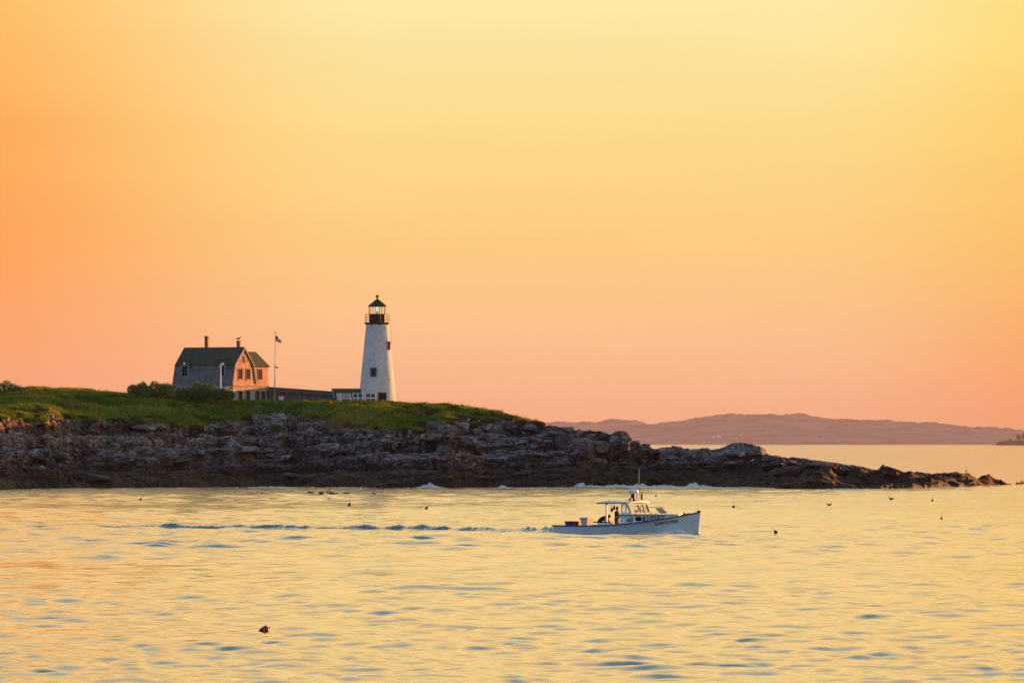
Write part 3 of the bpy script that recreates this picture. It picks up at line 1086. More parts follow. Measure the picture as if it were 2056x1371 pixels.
def build_grass():
    g = np.random.default_rng(17)
    sel = np.nonzero((ISL_G.ravel() > 0.5) & (ISL_S.ravel() < 2.35) & (ISL_S.ravel() > 0.7))[0]
    # equal chance per square metre rather than per vertex
    P = ISL_V
    rowgap = np.abs(np.gradient(ISL_P[..., 1], axis=0)).ravel()[sel]
    n = 88000
    pick = g.choice(sel, n, p=rowgap / rowgap.sum())
    front = g.choice(sel[ISL_S.ravel()[sel] < 1.25], 16000)
    pick = np.concatenate([pick, front])
    n = len(pick)
    base = P[pick] + np.stack([g.uniform(-.12, .12, n), g.uniform(-.3, .3, n), np.full(n, -0.05)], 1)
    tall = 0.28 + 0.22 * (fbm(base / np.array([4, 3, 30]), 7, 3)) + 0.16 * fbm(base / np.array([1.1, 1.0, 30]), 8, 2) + 0.10 * g.random(n)
    tall = np.clip(tall * 1.15, 0.14, 0.75) * np.where(g.random(n) > 0.985, 1.8, 1)
    tone = np.clip(0.42 + 1.2 * fbm(base / np.array([6, 2.4, 30]), 12, 4) + 0.6 * fbm(base / np.array([1.3, 1.0, 30]), 14, 2) + 0.18 * g.normal(size=n), 0, 1)
    dry = np.clip(0.66 + 0.9 * fbm(base / np.array([7, 4, 30]), 15, 3) + 0.22 * g.normal(size=n), 0, 1)
    V, C = [], []
    for k in range(4):
        a = g.uniform(0, 6.28, n)
        w = g.uniform(0.03, 0.075, n)
        lean = g.normal(0, 0.28, (n, 2)) * tall[:, None]
        o = g.uniform(-0.12, 0.12, (n, 2))
        dx, dy = np.cos(a) * w, np.sin(a) * w
        bx, by = base[:, 0] + o[:, 0], base[:, 1] + o[:, 1]
        h = tall * g.uniform(0.7, 1.15, n)
        V.append(np.stack([np.stack([bx - dx, by - dy, base[:, 2]], 1), np.stack([bx + dx, by + dy, base[:, 2]], 1),
                           np.stack([bx + lean[:, 0], by + lean[:, 1], base[:, 2] + h], 1)], 1))
        C.append(np.repeat(np.stack([tone, dry, tone, np.ones(n)], 1)[:, None, :], 3, 1))
    V = np.concatenate(V).reshape(-1, 3)
    C = np.concatenate(C).reshape(-1, 4)
    me = np_mesh('grass', V, tris=np.arange(len(V)).reshape(-1, 3), smooth=False, attrs={'tone': C})
    tag(link_mesh('grass', me, grass_material()), 'shaggy green and yellowing grass covering the island top', 'grass', kind='stuff')


build_grass()
shrub_leaf = leaf_material('shrub_leaf', (0.020, 0.07, 0.018), (0.09, 0.20, 0.06), (0.14, 0.13, 0.05))
weed_leaf = leaf_material('weed_leaf', (0.035, 0.065, 0.012), (0.10, 0.13, 0.03), (0.16, 0.12, 0.04))


def shrub(px, py, w_px, h_px, label, seed, n=2600, d=None, mat=None, name='shrub', group=None, cat='shrub', leaf=0.11):
    if d is None:
        b, _, _ = ground_at(px, py)
        b = b.copy()
    else:
        b = at(px, py, d)
    sc_ = b.y / F
    w, h = w_px * sc_, h_px * sc_
    root = tag(empty(name, b), label, cat, group)
    g = random.Random(seed)
    lobes = []
    m = max(3, int(w_px / 12))
    for k in range(m):
        f = (k + 0.5) / m * 2 - 1
        hh = h * math.sqrt(max(0.1, 1 - 0.8 * f * f)) * g.uniform(0.8, 1.08)
        lobes.append((f * w * 0.44, g.uniform(-.3, .3) * w * 0.4, hh * 0.50, w * 0.5 / m * g.uniform(1.7, 2.2), w * 0.30, hh * 0.52))
    st = MB()
    for k in range(5):
        f = g.uniform(-0.7, 0.7)
        st.tube([(f * w * 0.15, 0, -0.25), (f * w * 0.3, g.uniform(-.2, .2), h * 0.45), (f * w * 0.42, g.uniform(-.3, .3), h * 0.8)], [0.05, 0.035, 0.012], 5)
    st.build('stem', bark, root)
    v, q, c = leaf_cloud(lobes, n, leaf, 1, seed)
    link_mesh('foliage', np_mesh('foliage', v, q, smooth=False, attrs={'tone': c}), mat or shrub_leaf, root)
    return root


shrub(14, 797, 66, 36, 'dark rounded shrub standing alone at the far end of the lawn', 1, 2600, d=842)
shrub(281, 798, 50, 33, 'tall dark shrub at the outer end of the hedge beside the house', 2, 3200, d=834)
shrub(322, 800, 70, 39, 'big rounded shrub in the hedge beside the porch corner', 3, 4200, d=832)
shrub(366, 802, 40, 29, 'small pale green shrub filling the dip between two bigger hedge shrubs', 4, 2000, d=830)
shrub(411, 803, 70, 38, 'broad dark shrub in front of the porch, behind the lamp post foot', 5, 4200, d=830.5)
shrub(447, 804, 42, 28, 'brownish shrub at the end of the hedge by the house corner', 6, 2400, d=829)
for k, (px, py, w, h, lab) in enumerate(((60, 788, 34, 7, 'low bush next to the lone dark shrub on the skyline'), (112, 791, 30, 7, 'low leafy bush on the bare skyline of the lawn'),
                                         (140, 788, 38, 8, 'wide low bush on the skyline hump of the lawn'), (168, 790, 20, 9, 'ragged small bush ending the skyline hump'))):
    shrub(px, py, w, h, lab, 20 + k, 900, d=848, mat=weed_leaf, leaf=0.10)
WEEDS = ((905, 853, 18, 9, 'leafy weeds on the slope just above the tall pale boulder'), (958, 857, 28, 9, 'wide bright weed patch between the slope boulders'), (975, 849, 18, 8, 'weeds above the big split boulder on the slope'),
         (1015, 853, 16, 7, 'small weeds beside the upper slope boulder'), (1048, 858, 20, 8, 'weed clump at the lower end of the slope grass'), (862, 874, 26, 9, 'broad weed clump hanging below the turf tongue'),
         (838, 872, 20, 9, 'weeds on the bank below the lighthouse lawn'), (655, 875, 16, 11, 'upright weed clump at the foot of the bare bank'), (560, 866, 22, 9, 'yellowish weeds under the rock outcrop before the flagpole'),
         (596, 862, 16, 8, 'weeds between outcrop and bare bank'), (505, 866, 16, 8, 'dry weeds at the near foot of the rock outcrop'), (250, 857, 20, 12, 'tall weeds hanging over the ledge below the hedge'),
         (280, 852, 22, 10, 'weeds on top of the dark ledge below the hedge'), (940, 898, 20, 6, 'low dark weeds in a hollow of the lower ledges'), (930, 840, 26, 9, 'scrubby weeds high on the slope past the lighthouse'),
         (995, 838, 22, 8, 'scrub weeds on the slope skyline'), (1075, 854, 18, 7, 'last weeds where the grass gives out to bare rock'), (812, 866, 20, 10, 'weeds at the end of the bare earth bank'),
         (395, 862, 24, 9, 'weeds in front of the small rocks below the lawn edge'), (345, 858, 20, 9, 'weeds above the long dark ledge'), (440, 866, 18, 9, 'weeds at the end of the long dark ledge'))
for k, (px, py, w, h, lab) in enumerate(WEEDS):
    shrub(px, py, w, h, lab, 50 + k, 420, mat=weed_leaf, name='weed_clump', group='weed clumps among the rocks', cat='weeds', leaf=0.11)
scrub_leaf = leaf_material('scrub_leaf', (0.020, 0.032, 0.010), (0.07, 0.085, 0.024), (0.15, 0.09, 0.04))
gs = random.Random(31)
for k in range(26):
    px = gs.uniform(815, 1085)
    lo, hi = np.interp(px, PX, SPY) + 3, np.interp(px, PX, GPY) - 2
    shrub(px, gs.uniform(lo, max(lo + 2, hi + 6)), gs.uniform(16, 34), gs.uniform(6, 11), 'low dark scrub clump on the grassy slope beyond the lighthouse', 300 + k, 380, mat=scrub_leaf, name='scrub_clump',
          group='scrub clumps on the slope beyond the lighthouse', cat='scrub', leaf=0.10)
for k in range(14):
    px = gs.uniform(20, 330)
    py = np.interp(px, PX, GPY) + gs.uniform(-14, 6)
    shrub(px, py, gs.uniform(20, 40), gs.uniform(6, 10), 'low dark scrub clump along the turf edge below the lawn', 340 + k, 380, mat=scrub_leaf, name='scrub_clump',
          group='scrub clumps along the turf edge', cat='scrub', leaf=0.10)


# ------------------------------------------------------------------ building materials
def shingle_material(name, c1, c2, row=0.16, colw=0.22, moss=None):
    t = NT(name)
    co = t.n('ShaderNodeTexCoord').outputs['Object']
    sp = t.n('ShaderNodeSeparateXYZ')
    t.set(sp.inputs[0], co)
    cb = t.n('ShaderNodeCombineXYZ')
    t.set(cb.inputs[0], t.math('ADD', sp.outputs[0], sp.outputs[1]))
    t.set(cb.inputs[1], sp.outputs[2])
    br = t.n('ShaderNodeTexBrick')
    t.set(br.inputs['Vector'], cb.outputs[0])
    br.inputs['Scale'].default_value = 1.0
    br.inputs['Brick Width'].default_value = colw
    br.inputs['Row Height'].default_value = row
    br.inputs['Mortar Size'].default_value = 0.008
    br.inputs['Color1'].default_value = (0.35, 0.35, 0.35, 1)
    br.inputs['Color2'].default_value = (1, 1, 1, 1)
    br.inputs['Mortar'].default_value = (0.1, 0.1, 0.1, 1)
    big = t.noise(co, 0.9, 5, 0.65)
    fine = t.noise(co, 9.0, 4, 0.7)
    f = t.math('ADD', t.math('MULTIPLY', t.n('ShaderNodeRGBToBW', Color=br.outputs['Color']).outputs[0], 0.55), t.math('MULTIPLY', fine, 0.5))
    col = t.mix(t.map(f, 0.2, 0.95), c1, c2)
    col = t.mix(t.map(big, 0.52, 0.72, 0, 0.7), col, tuple(x * 0.55 for x in c1))
    if moss:
        ms = t.noise(co, 0.55, 5, 0.7)
        col = t.mix(t.map(ms, 0.46, 0.64, 0, 0.8), col, moss)
    nm = t.bump(br.outputs['Fac'], 0.6, -0.02)
    nm = t.bump(fine, 0.5, 0.02, nm)
    t.pbr(col, 0.9, nm, Specular_IOR_Level=0.1)
    MATS[name] = t.m
    return t.m


m_wall_shingle = shingle_material('weathered_shingle', (0.20, 0.125, 0.085), (0.62, 0.39, 0.27))
m_slope_shingle = shingle_material('grey_slope_shingle', (0.085, 0.088, 0.10), (0.17, 0.17, 0.185), moss=(0.07, 0.085, 0.06))
m_roof = shingle_material('mossy_roof_shingle', (0.035, 0.042, 0.035), (0.075, 0.08, 0.065), 0.18, 0.3, moss=(0.045, 0.062, 0.028))
m_clap = shingle_material('grey_clapboard', (0.27, 0.25, 0.235), (0.38, 0.355, 0.33), 0.14, 3.0)
m_board = shingle_material('weathered_boarding', (0.09, 0.085, 0.085), (0.16, 0.15, 0.15), 3.0, 0.2)
m_trim = worn('weathered_trim', (0.19, 0.185, 0.185), (0.27, 0.26, 0.255), 3, 0.85, spec=0.1)
m_white = worn('white_paint', (0.62, 0.62, 0.60), (0.74, 0.74, 0.72), 2.5, 0.55, 0.15, streak=0.3)
m_iron = worn('black_iron', (0.012, 0.011, 0.012), (0.03, 0.022, 0.02), 5, 0.55, 0.2)
m_brick = worn('sooty_brick', (0.16, 0.075, 0.05), (0.09, 0.05, 0.04), 6, 0.9, 0.5, 0.03)
m_brown = worn('brown_boarding', (0.075, 0.030, 0.014), (0.045, 0.02, 0.012), 5, 0.9, spec=0.0)
m_dark = worn('dark_interior', (0.008, 0.008, 0.010), (0.016, 0.015, 0.016), 3, 0.95, spec=0.0)
m_gal = worn('galvanised_steel', (0.42, 0.42, 0.42), (0.55, 0.54, 0.53), 4, 0.5, 0.1)


def glass_material(name, tint=(1, 1, 1), refl=0.03, rough=0.03):
    t = NT(name)
    tr = t.n('ShaderNodeBsdfTransparent')
    t.set(tr.inputs['Color'], tint)
    gl = t.n('ShaderNodeBsdfGlossy', Roughness=rough)
    lw = t.n('ShaderNodeLayerWeight', Blend=0.5)
    mx = t.n('ShaderNodeMixShader')
    t.set(mx.inputs[0], t.math('ADD', t.math('MULTIPLY', t.math('POWER', lw.outputs['Facing'], 4.0), 0.5), refl))
    t.nt.links.new(tr.outputs[0], mx.inputs[1])
    t.nt.links.new(gl.outputs[0], mx.inputs[2])
    t.nt.links.new(mx.outputs[0], t.out.inputs['Surface'])
    return t.m


m_glass = glass_material('window_glass')
m_pane_dark = NT('dark_pane')
m_pane_dark.pbr((0.012, 0.014, 0.03), 0.12)
m_pane_dark = m_pane_dark.m


def glow_material(name, col, strength):
    t = NT(name)
    e = t.n('ShaderNodeEmission')
    t.set(e.inputs['Color'], col)
    e.inputs['Strength'].default_value = strength
    t.nt.links.new(e.outputs[0], t.out.inputs['Surface'])
    return t.m


m_green = glow_material('green_beacon', (0.10, 1.0, 0.62), 1.5 / EV)
m_lamp = glow_material('lit_bulb', (1.0, 0.86, 0.66), 1.2 / EV)


def tower_material():
    t = NT('whitewashed_stone')
    co = t.n('ShaderNodeTexCoord').outputs['Object']
    sp = t.n('ShaderNodeSeparateXYZ')
    t.set(sp.inputs[0], co)
    ang = t.math('ARCTAN2', sp.outputs[0], sp.outputs[1])
    cb = t.n('ShaderNodeCombineXYZ')
    t.set(cb.inputs[0], t.math('MULTIPLY', ang, 2.2))
    t.set(cb.inputs[1], sp.outputs[2])
    br = t.n('ShaderNodeTexBrick')
    t.set(br.inputs['Vector'], cb.outputs[0])
    br.inputs['Scale'].default_value = 1.0
    br.inputs['Brick Width'].default_value = 0.46
    br.inputs['Row Height'].default_value = 0.2
    br.inputs['Mortar Size'].default_value = 0.016
    br.inputs['Color1'].default_value = (0.6, 0.6, 0.6, 1)
    br.inputs['Color2'].default_value = (1, 1, 1, 1)
    br.inputs['Mortar'].default_value = (0.3, 0.3, 0.3, 1)
    fine = t.noise(co, 5.0, 6, 0.7)
    big = t.noise(t.obj((1, 1, 0.6)), 0.55, 4, 0.6)
    chip = t.noise(co, 2.6, 5, 0.72)
    col = t.mix(t.map(fine, 0.3, 0.7), (0.48, 0.50, 0.52), (0.74, 0.74, 0.74))
    col = t.mix(t.math('MULTIPLY', t.map(br.outputs['Color'], 0.3, 1.0, 0.35, 0.0), 1.0), col, (0.26, 0.26, 0.27))
    # bare patches where the whitewash has flaked, mostly in the middle courses
    flake = t.math('MULTIPLY', t.map(chip, 0.55, 0.68), t.map(big, 0.42, 0.62))
    col = t.mix(t.math('MULTIPLY', flake, 0.75), col, (0.20, 0.20, 0.18))
    col = t.mix(t.map(big, 0.55, 0.8, 0, 0.45), col, (0.42, 0.43, 0.36))
    nm = t.bump(br.outputs['Fac'], 0.7, -0.03)
    nm = t.bump(fine, 0.8, 0.06, nm)
    t.pbr(col, 0.9, nm, Specular_IOR_Level=0.15)
    return t.m


m_tower = tower_material()


# ------------------------------------------------------------------ lighthouse
def build_lighthouse():
    d = 847.0
    b = at(757.6, 806.5, d)
    zb = b.z
    root = tag(empty('lighthouse', (b.x, b.y, zb)), 'tapering white stone lighthouse with black lantern and green light', 'lighthouse')
    H = 11.05
    r0, r1 = 2.66, 1.58
    rad = lambda z: r0 + (r1 - r0) * z / H
    # tower wall with its stones slightly out of line
    n, rows = 72, 60
    V, Q = [], []
    g = np.random.default_rng(3)
    for i in range(rows + 1):
        z = -0.6 + (H + 0.6) * i / rows
        for k in range(n):
            a = 2 * math.pi * k / n
            r = rad(z) + 0.018 * g.normal()
            V.append((r * math.sin(a), -r * math.cos(a), z))
    for i in range(rows):
        for k in range(n):
            Q.append((i * n + k, i * n + (k + 1) % n, (i + 1) * n + (k + 1) % n, (i + 1) * n + k))
    # openings: drop the faces of the window and door reveals
    ops = []

    def opening(angle, z, w, h, label=None):
        ops.append((angle, z, w, h))

    a1 = math.asin((633 - 673) / 81.1 / rad(4.15))
    opening(a1, 4.15, 0.86, 1.26)
    opening(math.radians(57), 7.9, 0.80, 1.26)
    keep = []
    for q in Q:
        c = sum((Vector(V[i]) for i in q), Vector()) / 4
        a = math.atan2(c.x, -c.y)
        if any(abs((a - o[0]) * rad(o[1])) < o[2] / 2 and abs(c.z - o[1]) < o[3] / 2 for o in ops):
            continue
        keep.append(q)
    me = np_mesh('tower', V, keep, smooth=True)
    link_mesh('tower', me, m_tower, root)
    for a, z, w, h in ops:
        M = Matrix.Translation((0, 0, z)) @ Matrix.Rotation(a, 4, 'Z')
        r = rad(z)
        wroot = MB()
        for s in (-1, 1):
            wroot.box(s * w / 2 - 0.07, s * w / 2 + 0.07, -r - 0.06, -r + 0.45, -h / 2 - 0.06, h / 2 + 0.06, M=M)
            wroot.box(-w / 2 + 0.07, w / 2 - 0.07, -r - 0.05, -r + 0.45, s * h / 2 - 0.06, s * h / 2 + 0.06, M=M)
        win = wroot.build('window', m_trim, root)
        MB().box(-w / 2, w / 2, -r + 0.34, -r + 0.40, -h / 2, h / 2, M=M).build('pane', m_pane_dark, win)
        ml = MB()
        for k in (-1, 0, 1):
            ml.box(k * w / 6 * 1.0 - 0.018, k * w / 6 + 0.018, -r + 0.28, -r + 0.335, -h / 2, h / 2, M=M)
        for k in range(-1, 2):
            ml.box(-w / 2, w / 2, -r + 0.285, -r + 0.33, k * h / 4 - 0.018, k * h / 4 + 0.018, M=M)
        ml.build('muntin', m_iron, win)
    # door, standing in a shallow porch surround
    a = math.radians(17)
    M = Matrix.Rotation(a, 4, 'Z')
    r = rad(0.6)
    dr = MB()
    for s in (-1, 1):
        dr.box(s * 0.5 - 0.09, s * 0.5 + 0.09, -r - 0.10, -r + 0.4, -0.4, 1.3, M=M)
    dr.box(-0.41, 0.41, -r - 0.08, -r + 0.4, 1.14, 1.30, M=M)
    door = dr.build('door', m_iron, root)
    MB().box(-0.41, 0.41, -r - 0.03, -r + 0.03, -0.4, 1.14, M=M).build('door_leaf', m_brown, door)
    # gallery
    rot = math.radians(15)
    gal = MB().lathe([(1.62, H - 0.16), (1.86, H), (1.86, H + 0.16), (1.80, H + 0.19), (0.9, H + 0.19)], 8, rot=rot).build('gallery', m_iron, root)
    R, z0 = 1.78, H + 0.19
    pts = [(R * math.sin(rot + k * math.pi / 4), -R * math.cos(rot + k * math.pi / 4)) for k in range(8)]
    for k in range(8):
        p, q = pts[k], pts[(k + 1) % 8]
        MB().tube([(p[0], p[1], z0), (p[0], p[1], z0 + 1.13)], 0.036, 6).build('railing_post', m_iron, gal)
    for hz in (0.32, 0.72, 1.11):
        rl = MB()
        for k in range(8):
            p, q = pts[k], pts[(k + 1) % 8]
            rl.bar((*p, z0 + hz), (*q, z0 + hz), 0.046)
        rl.build('railing', m_iron, gal)
    # watch drum, lantern, roof
    Rl = 1.21
    MB().lathe([(Rl, z0), (Rl, z0 + 1.12), (Rl + 0.06, z0 + 1.13), (Rl + 0.06, z0 + 1.19)], 8, rot=rot).build('lantern_base', m_iron, root)
    zl = z0 + 1.19
    lp = [(Rl * math.sin(rot + k * math.pi / 4), -Rl * math.cos(rot + k * math.pi / 4)) for k in range(8)]
    for k in range(8):
        p = lp[k]
        MB().tube([(p[0], p[1], zl), (p[0], p[1], zl + 1.06)], 0.05, 6).build('mullion', m_iron, root)
        q = lp[(k + 1) % 8]
        pp, qq = Vector((*p, 0)).lerp(Vector((*q, 0)), 0.05), Vector((*p, 0)).lerp(Vector((*q, 0)), 0.95)
        MB().bar((pp.x, pp.y, zl + 0.53), (qq.x, qq.y, zl + 0.53), 0.012, 1.04).build('pane', m_glass, root)
    zr = zl + 1.06
    roof = MB().lathe([(1.20, zr - 0.03), (1.36, zr), (1.36, zr + 0.05), (0.17, zr + 0.98), (0.12, zr + 1.1)], 8, rot=rot).build('roof', m_iron, root)
    rib = MB()
    for k in range(8):
        a = rot + k * math.pi / 4
        rib.bar((1.37 * math.sin(a), -1.37 * math.cos(a), zr + 0.06), (0.16 * math.sin(a), -0.16 * math.cos(a), zr + 1.0), 0.05, 0.05)
    rib.build('roof_rib', m_iron, roof)
    ball = [(0.10, zr + 1.08), (0.09, zr + 1.24)] + [(0.22 * math.sin(t), zr + 1.43 - 0.22 * math.cos(t)) for t in [0.42 + i * 0.27 for i in range(10)]]
    fin = MB().lathe(ball, 16).build('ventilator_ball', m_iron, root, smooth=True)
    MB().tube([(0, 0, zr + 1.6), (0, 0, zr + 2.15)], [0.02, 0.008], 5).build('lightning_rod', m_iron, fin)
    lens = MB().lathe([(0.16, zl), (0.16, zl + 0.30), (0.20, zl + 0.32), (0.20, zl + 0.38)], 12).build('lamp_stand', m_gal, root)
    MB().lathe([(0.10, zl + 0.38), (0.17, zl + 0.46), (0.19, zl + 0.66), (0.17, zl + 0.86), (0.09, zl + 0.96)], 14).build('beacon', m_green, lens, smooth=True)
    # drop cable hanging clear of the gallery
    MB().tube([(1.80, -0.5, H), (2.05, -0.5, H - 1.3), (2.02, -0.6, H - 3)], 0.012, 4).build('cable', m_iron, root)
    return root


build_lighthouse()


# ------------------------------------------------------------------ keeper's house
def window(root, M, w, h, frame_mat, fill, depth=0.16, sill=True, shutter=None, name='window'):
    """a window in the plane of M (x right, z up, -y outwards)"""
    fr = MB()
    t = 0.09
    for s in (-1, 1):
        fr.box(s * (w / 2 + t / 2) - t / 2, s * (w / 2 + t / 2) + t / 2, -0.05, 0.05, -h / 2 - t, h / 2 + t, M=M)
    fr.box(-w / 2, w / 2, -0.047, 0.05, h / 2, h / 2 + t, M=M)
    fr.box(-w / 2, w / 2, -0.047, 0.05, -h / 2 - t, -h / 2, M=M)
    win = fr.build(name, frame_mat, root)
    MB().box(-w / 2, w / 2, -0.012, 0.02, -h / 2, h / 2, M=M).build('pane', fill, win)
    if sill:
        MB().box(-w / 2 - t - 0.04, w / 2 + t + 0.04, -0.12, -0.05, -h / 2 - t - 0.05, -h / 2 - t + 0.02, M=M).build('sill', frame_mat, win)
    MB().box(-0.018, 0.018, -0.03, -0.0125, -h / 2, h / 2, M=M).build('meeting_rail', frame_mat, win)
    return win


def build_house():
    A = math.radians(28)
    L, W, D2 = 9.6, 6.1, 9.75
    corner = at(467.5, 804, 842)
    z0 = corner.z - 0.25
    x0 = corner.x - math.cos(A) * L
    y0 = corner.y + math.sin(A) * L
    root = tag(empty('keepers_house', (x0, y0, z0), -A), 'grey shingled gambrel-roofed house with two chimneys and a sunlit gable', 'house')
    E, B, R = 2.65, 5.30, 7.80          # eave, gambrel break, ridge
    o = 0.25
    # lower storey
    MB().box(0.06, L - 0.06, 0.06, D2 - 0.06, -0.6, E - 0.25).build('lower_wall', m_clap, root)
    # shingled upper storey: gambrel block and the wing behind it
    prof = [(0.0, E - 0.12), (W, E - 0.12), (W - 0.62, B - 0.1), (W / 2, R - 0.12), (0.62, B - 0.1)]
    M = Matrix(((0, 0, 1, 0), (1, 0, 0, 0), (0, 1, 0, 0), (0, 0, 0, 1)))
    up = MB().prism(prof, Matrix.Translation((0.12, 0, 0)) @ M, L - 0.12)
    up.build('upper_wall', m_wall_shingle, root)
    wx0 = L - 4.3
    up2 = MB().box(wx0, L - 0.004, W - 0.7, D2, E - 0.12, B - 0.12)
    Mg = Matrix(((1, 0, 0, 0), (0, 0, -1, 0), (0, 1, 0, 0), (0, 0, 0, 1)))
    up2.prism([(wx0, B - 0.12), (L - 0.004, B - 0.12), ((wx0 + L) / 2, B + 1.85)], Matrix.Translation((0, D2, 0)) @ Mg, D2 - W + 0.7)
    up2.build('wing_wall', m_wall_shingle, root)
    # flared belt between the storeys
    bl = MB()
    bl.slab([(L + 0.22, -0.18, E - 0.30), (L + 0.22, D2 + 0.18, E - 0.30), (L - 0.01, D2 + 0.1, E + 0.16), (L - 0.01, -0.1, E + 0.16)], 0.07)
    bl.box(L - 0.02, L + 0.20, -0.16, D2 + 0.16, E - 0.36, E - 0.30)
    bl.build('belt_course', m_wall_shingle, root)
    fr = MB()
    fr.box(-0.15, L + 0.1, -0.22, 0.03, E - 0.40, E - 0.18)
    fr.build('eave_board', m_trim, root)
    # roof planes
    rm = MB()
    lo = MB()
    for s in (0, 1):
        f = lambda y: y if s == 0 else W - y
        q = [(-o, f(-0.28), E - 0.2), (L + 0.12, f(-0.28), E - 0.2), (L + 0.12, f(0.52), B), (-o, f(0.52), B)]
        lo.slab(q if s == 0 else q[::-1], 0.10)
        q = [(-o, f(0.40), B - 0.03), (L + 0.14, f(0.40), B - 0.03), (L + 0.14, W / 2, R + 0.03), (-o, W / 2, R + 0.03)]
        rm.slab(q if s == 0 else q[::-1], 0.12)
    lo.build('lower_roof', m_slope_shingle, root)
    roof = rm.build('roof', m_roof, root)
    tr = MB()
    for s in (0, 1):
        f = lambda y: y if s == 0 else W - y
        tr.bar((L + 0.16, f(0.36), B - 0.14), (L + 0.16, W / 2, R - 0.10), 0.05, 0.24)
        tr.bar((L + 0.14, f(-0.26), E - 0.2), (L + 0.14, f(0.50), B - 0.1), 0.05, 0.2, up=(0, 1, 0))
    tr.build('rake_board', m_trim, roof)
    # wing roof (ridge runs back from the main roof)
    wr = MB()
    xm = (wx0 + L) / 2
    wr.slab([(L + 0.22, W - 1.0, B - 0.18), (L + 0.22, D2 + 0.3, B - 0.18), (xm, D2 + 0.3, B + 1.95), (xm, 2.9, B + 1.95)], 0.12)
    wr.slab([(xm, 2.9, B + 1.95), (xm, D2 + 0.3, B + 1.95), (wx0 - 0.2, D2 + 0.3, B - 0.18), (wx0 - 0.2, W - 1.0, B - 0.18)], 0.12)
    wr.build('wing_roof', m_roof, root)
    # chimneys
    for cx, top in ((3.45, 9.42), (8.72, 8.72)):
        ch = MB().box(cx - 0.2, cx + 0.2, W / 2 - 0.2, W / 2 + 0.2, R - 0.4, top - 0.16).build('chimney', m_brick, roof)
        MB().box(cx - 0.235, cx + 0.235, W / 2 - 0.235, W / 2 + 0.235, top - 0.16, top).build('chimney_cap', m_brick, roof)
    # dormers on the front
    for cx in (1.62, 7.72):
        dm = MB()
        yf = 0.12
        dm.box(cx - 0.66, cx + 0.66, yf, 1.8, 3.25, B + 0.05)
        dm.prism([(cx - 0.66, B + 0.05), (cx + 0.66, B + 0.05), (cx + 0.34, B + 0.66), (cx - 0.34, B + 0.66)], Matrix.Translation((0, 2.2, 0)) @ Mg, 2.2 - yf)
        dorm = dm.build('dormer', m_slope_shingle, root)
        dr = MB()
        dr.slab([(cx - 0.78, yf - 0.15, B - 0.05), (cx - 0.36, yf - 0.15, B + 0.74), (cx - 0.36, 2.4, B + 0.74), (cx - 0.78, 2.0, B - 0.05)][::-1], 0.07)
        dr.slab([(cx + 0.78, yf - 0.15, B - 0.05), (cx + 0.36, yf - 0.15, B + 0.74), (cx + 0.36, 2.4, B + 0.74), (cx + 0.78, 2.0, B - 0.05)], 0.07)
        dr.slab([(cx - 0.36, yf - 0.15, B + 0.74), (cx + 0.36, yf - 0.15, B + 0.74), (cx + 0.36, 2.5, B + 0.80), (cx - 0.36, 2.5, B + 0.80)], 0.07)
        dr.build('dormer_roof', m_roof, dorm)
        for s in (-1, 1):
            MB().box(cx + s * 0.62 - 0.06, cx + s * 0.62 + 0.06, yf - 0.035, yf + 0.02, 3.22, B).build('dormer_board', m_trim, dorm)
        window(dorm, Matrix.Translation((cx, yf - 0.03, 4.42)), 0.80, 1.36, m_trim, m_dark)
    lampb = MB().lathe([(0.03, 0), (0.07, 0.03), (0.07, 0.10), (0.03, 0.13)], 10, c=(1.62, -0.05, B + 0.16)).build('wall_light', m_lamp, root)
    # gable windows: boarded above, dark below
    Mx = Matrix(((0, -1, 0, L + 0.03), (1, 0, 0, 0), (0, 0, 1, 0), (0, 0, 0, 1)))
    for yy in (2.05, 4.20, 7.50):
        window(root, Matrix.Translation((0, yy, 4.02)) @ Mx, 1.0, 1.38, m_trim, m_brown, name='boarded_window')
    window(root, Matrix.Translation((0.0, 3.08, 6.05)) @ Mx, 0.28, 0.75, m_trim, m_brown, sill=False, name='attic_window')
    for yy in (2.05, 4.20, 6.85, 8.40):
        window(root, Matrix.Translation((0.0, yy, 0.95)) @ Mx, 0.86, 1.36, m_trim, m_dark, sill=False)
    for yy in (0.02, D2 - 0.02):
        MB().box(L - 0.075, L + 0.01, yy - 0.09, yy + 0.09, -0.5, E - 0.37).build('corner_board', m_trim, root)
    # porch across the front
    pr = MB()
    pr.slab([(-1.1, -2.55, 1.98), (L - 0.05, -2.55, 1.98), (L - 0.05, 0.05, 2.26), (-1.1, 0.05, 2.26)], 0.10)
    porch = pr.build('porch_roof', m_trim, root)
    pb = MB()
    pb.box(L - 0.22, L - 0.05, -2.45, 0.04, 1.60, 1.87)
    pb.box(-1.0, L - 0.23, -2.45, -2.33, 1.62, 1.87)
    pb.build('porch_beam', m_clap, porch)
    for k in range(5):
        xx = -0.9 + k * (L + 0.7) / 4
        MB().box(xx - 0.07, xx + 0.07, -2.46, -2.32, -0.5, 1.62).build('porch_post', m_trim, porch)
    MB().box(-0.9, L - 0.2, -2.4, 0.05, -0.5, -0.05).build('porch_floor', m_board, porch)
    for cx in (2.4, 6.6):
        window(root, Matrix.Translation((cx, 0.02, 1.0)), 0.9, 1.3, m_trim, m_dark, sill=False)
    window(root, Matrix.Translation((4.5, 0.02, 0.75)), 0.95, 1.9, m_trim, m_dark, sill=False, name='door')
    return root


house = build_house()
chim_top = house.matrix_basis @ Vector((8.72, 3.05, 8.72))


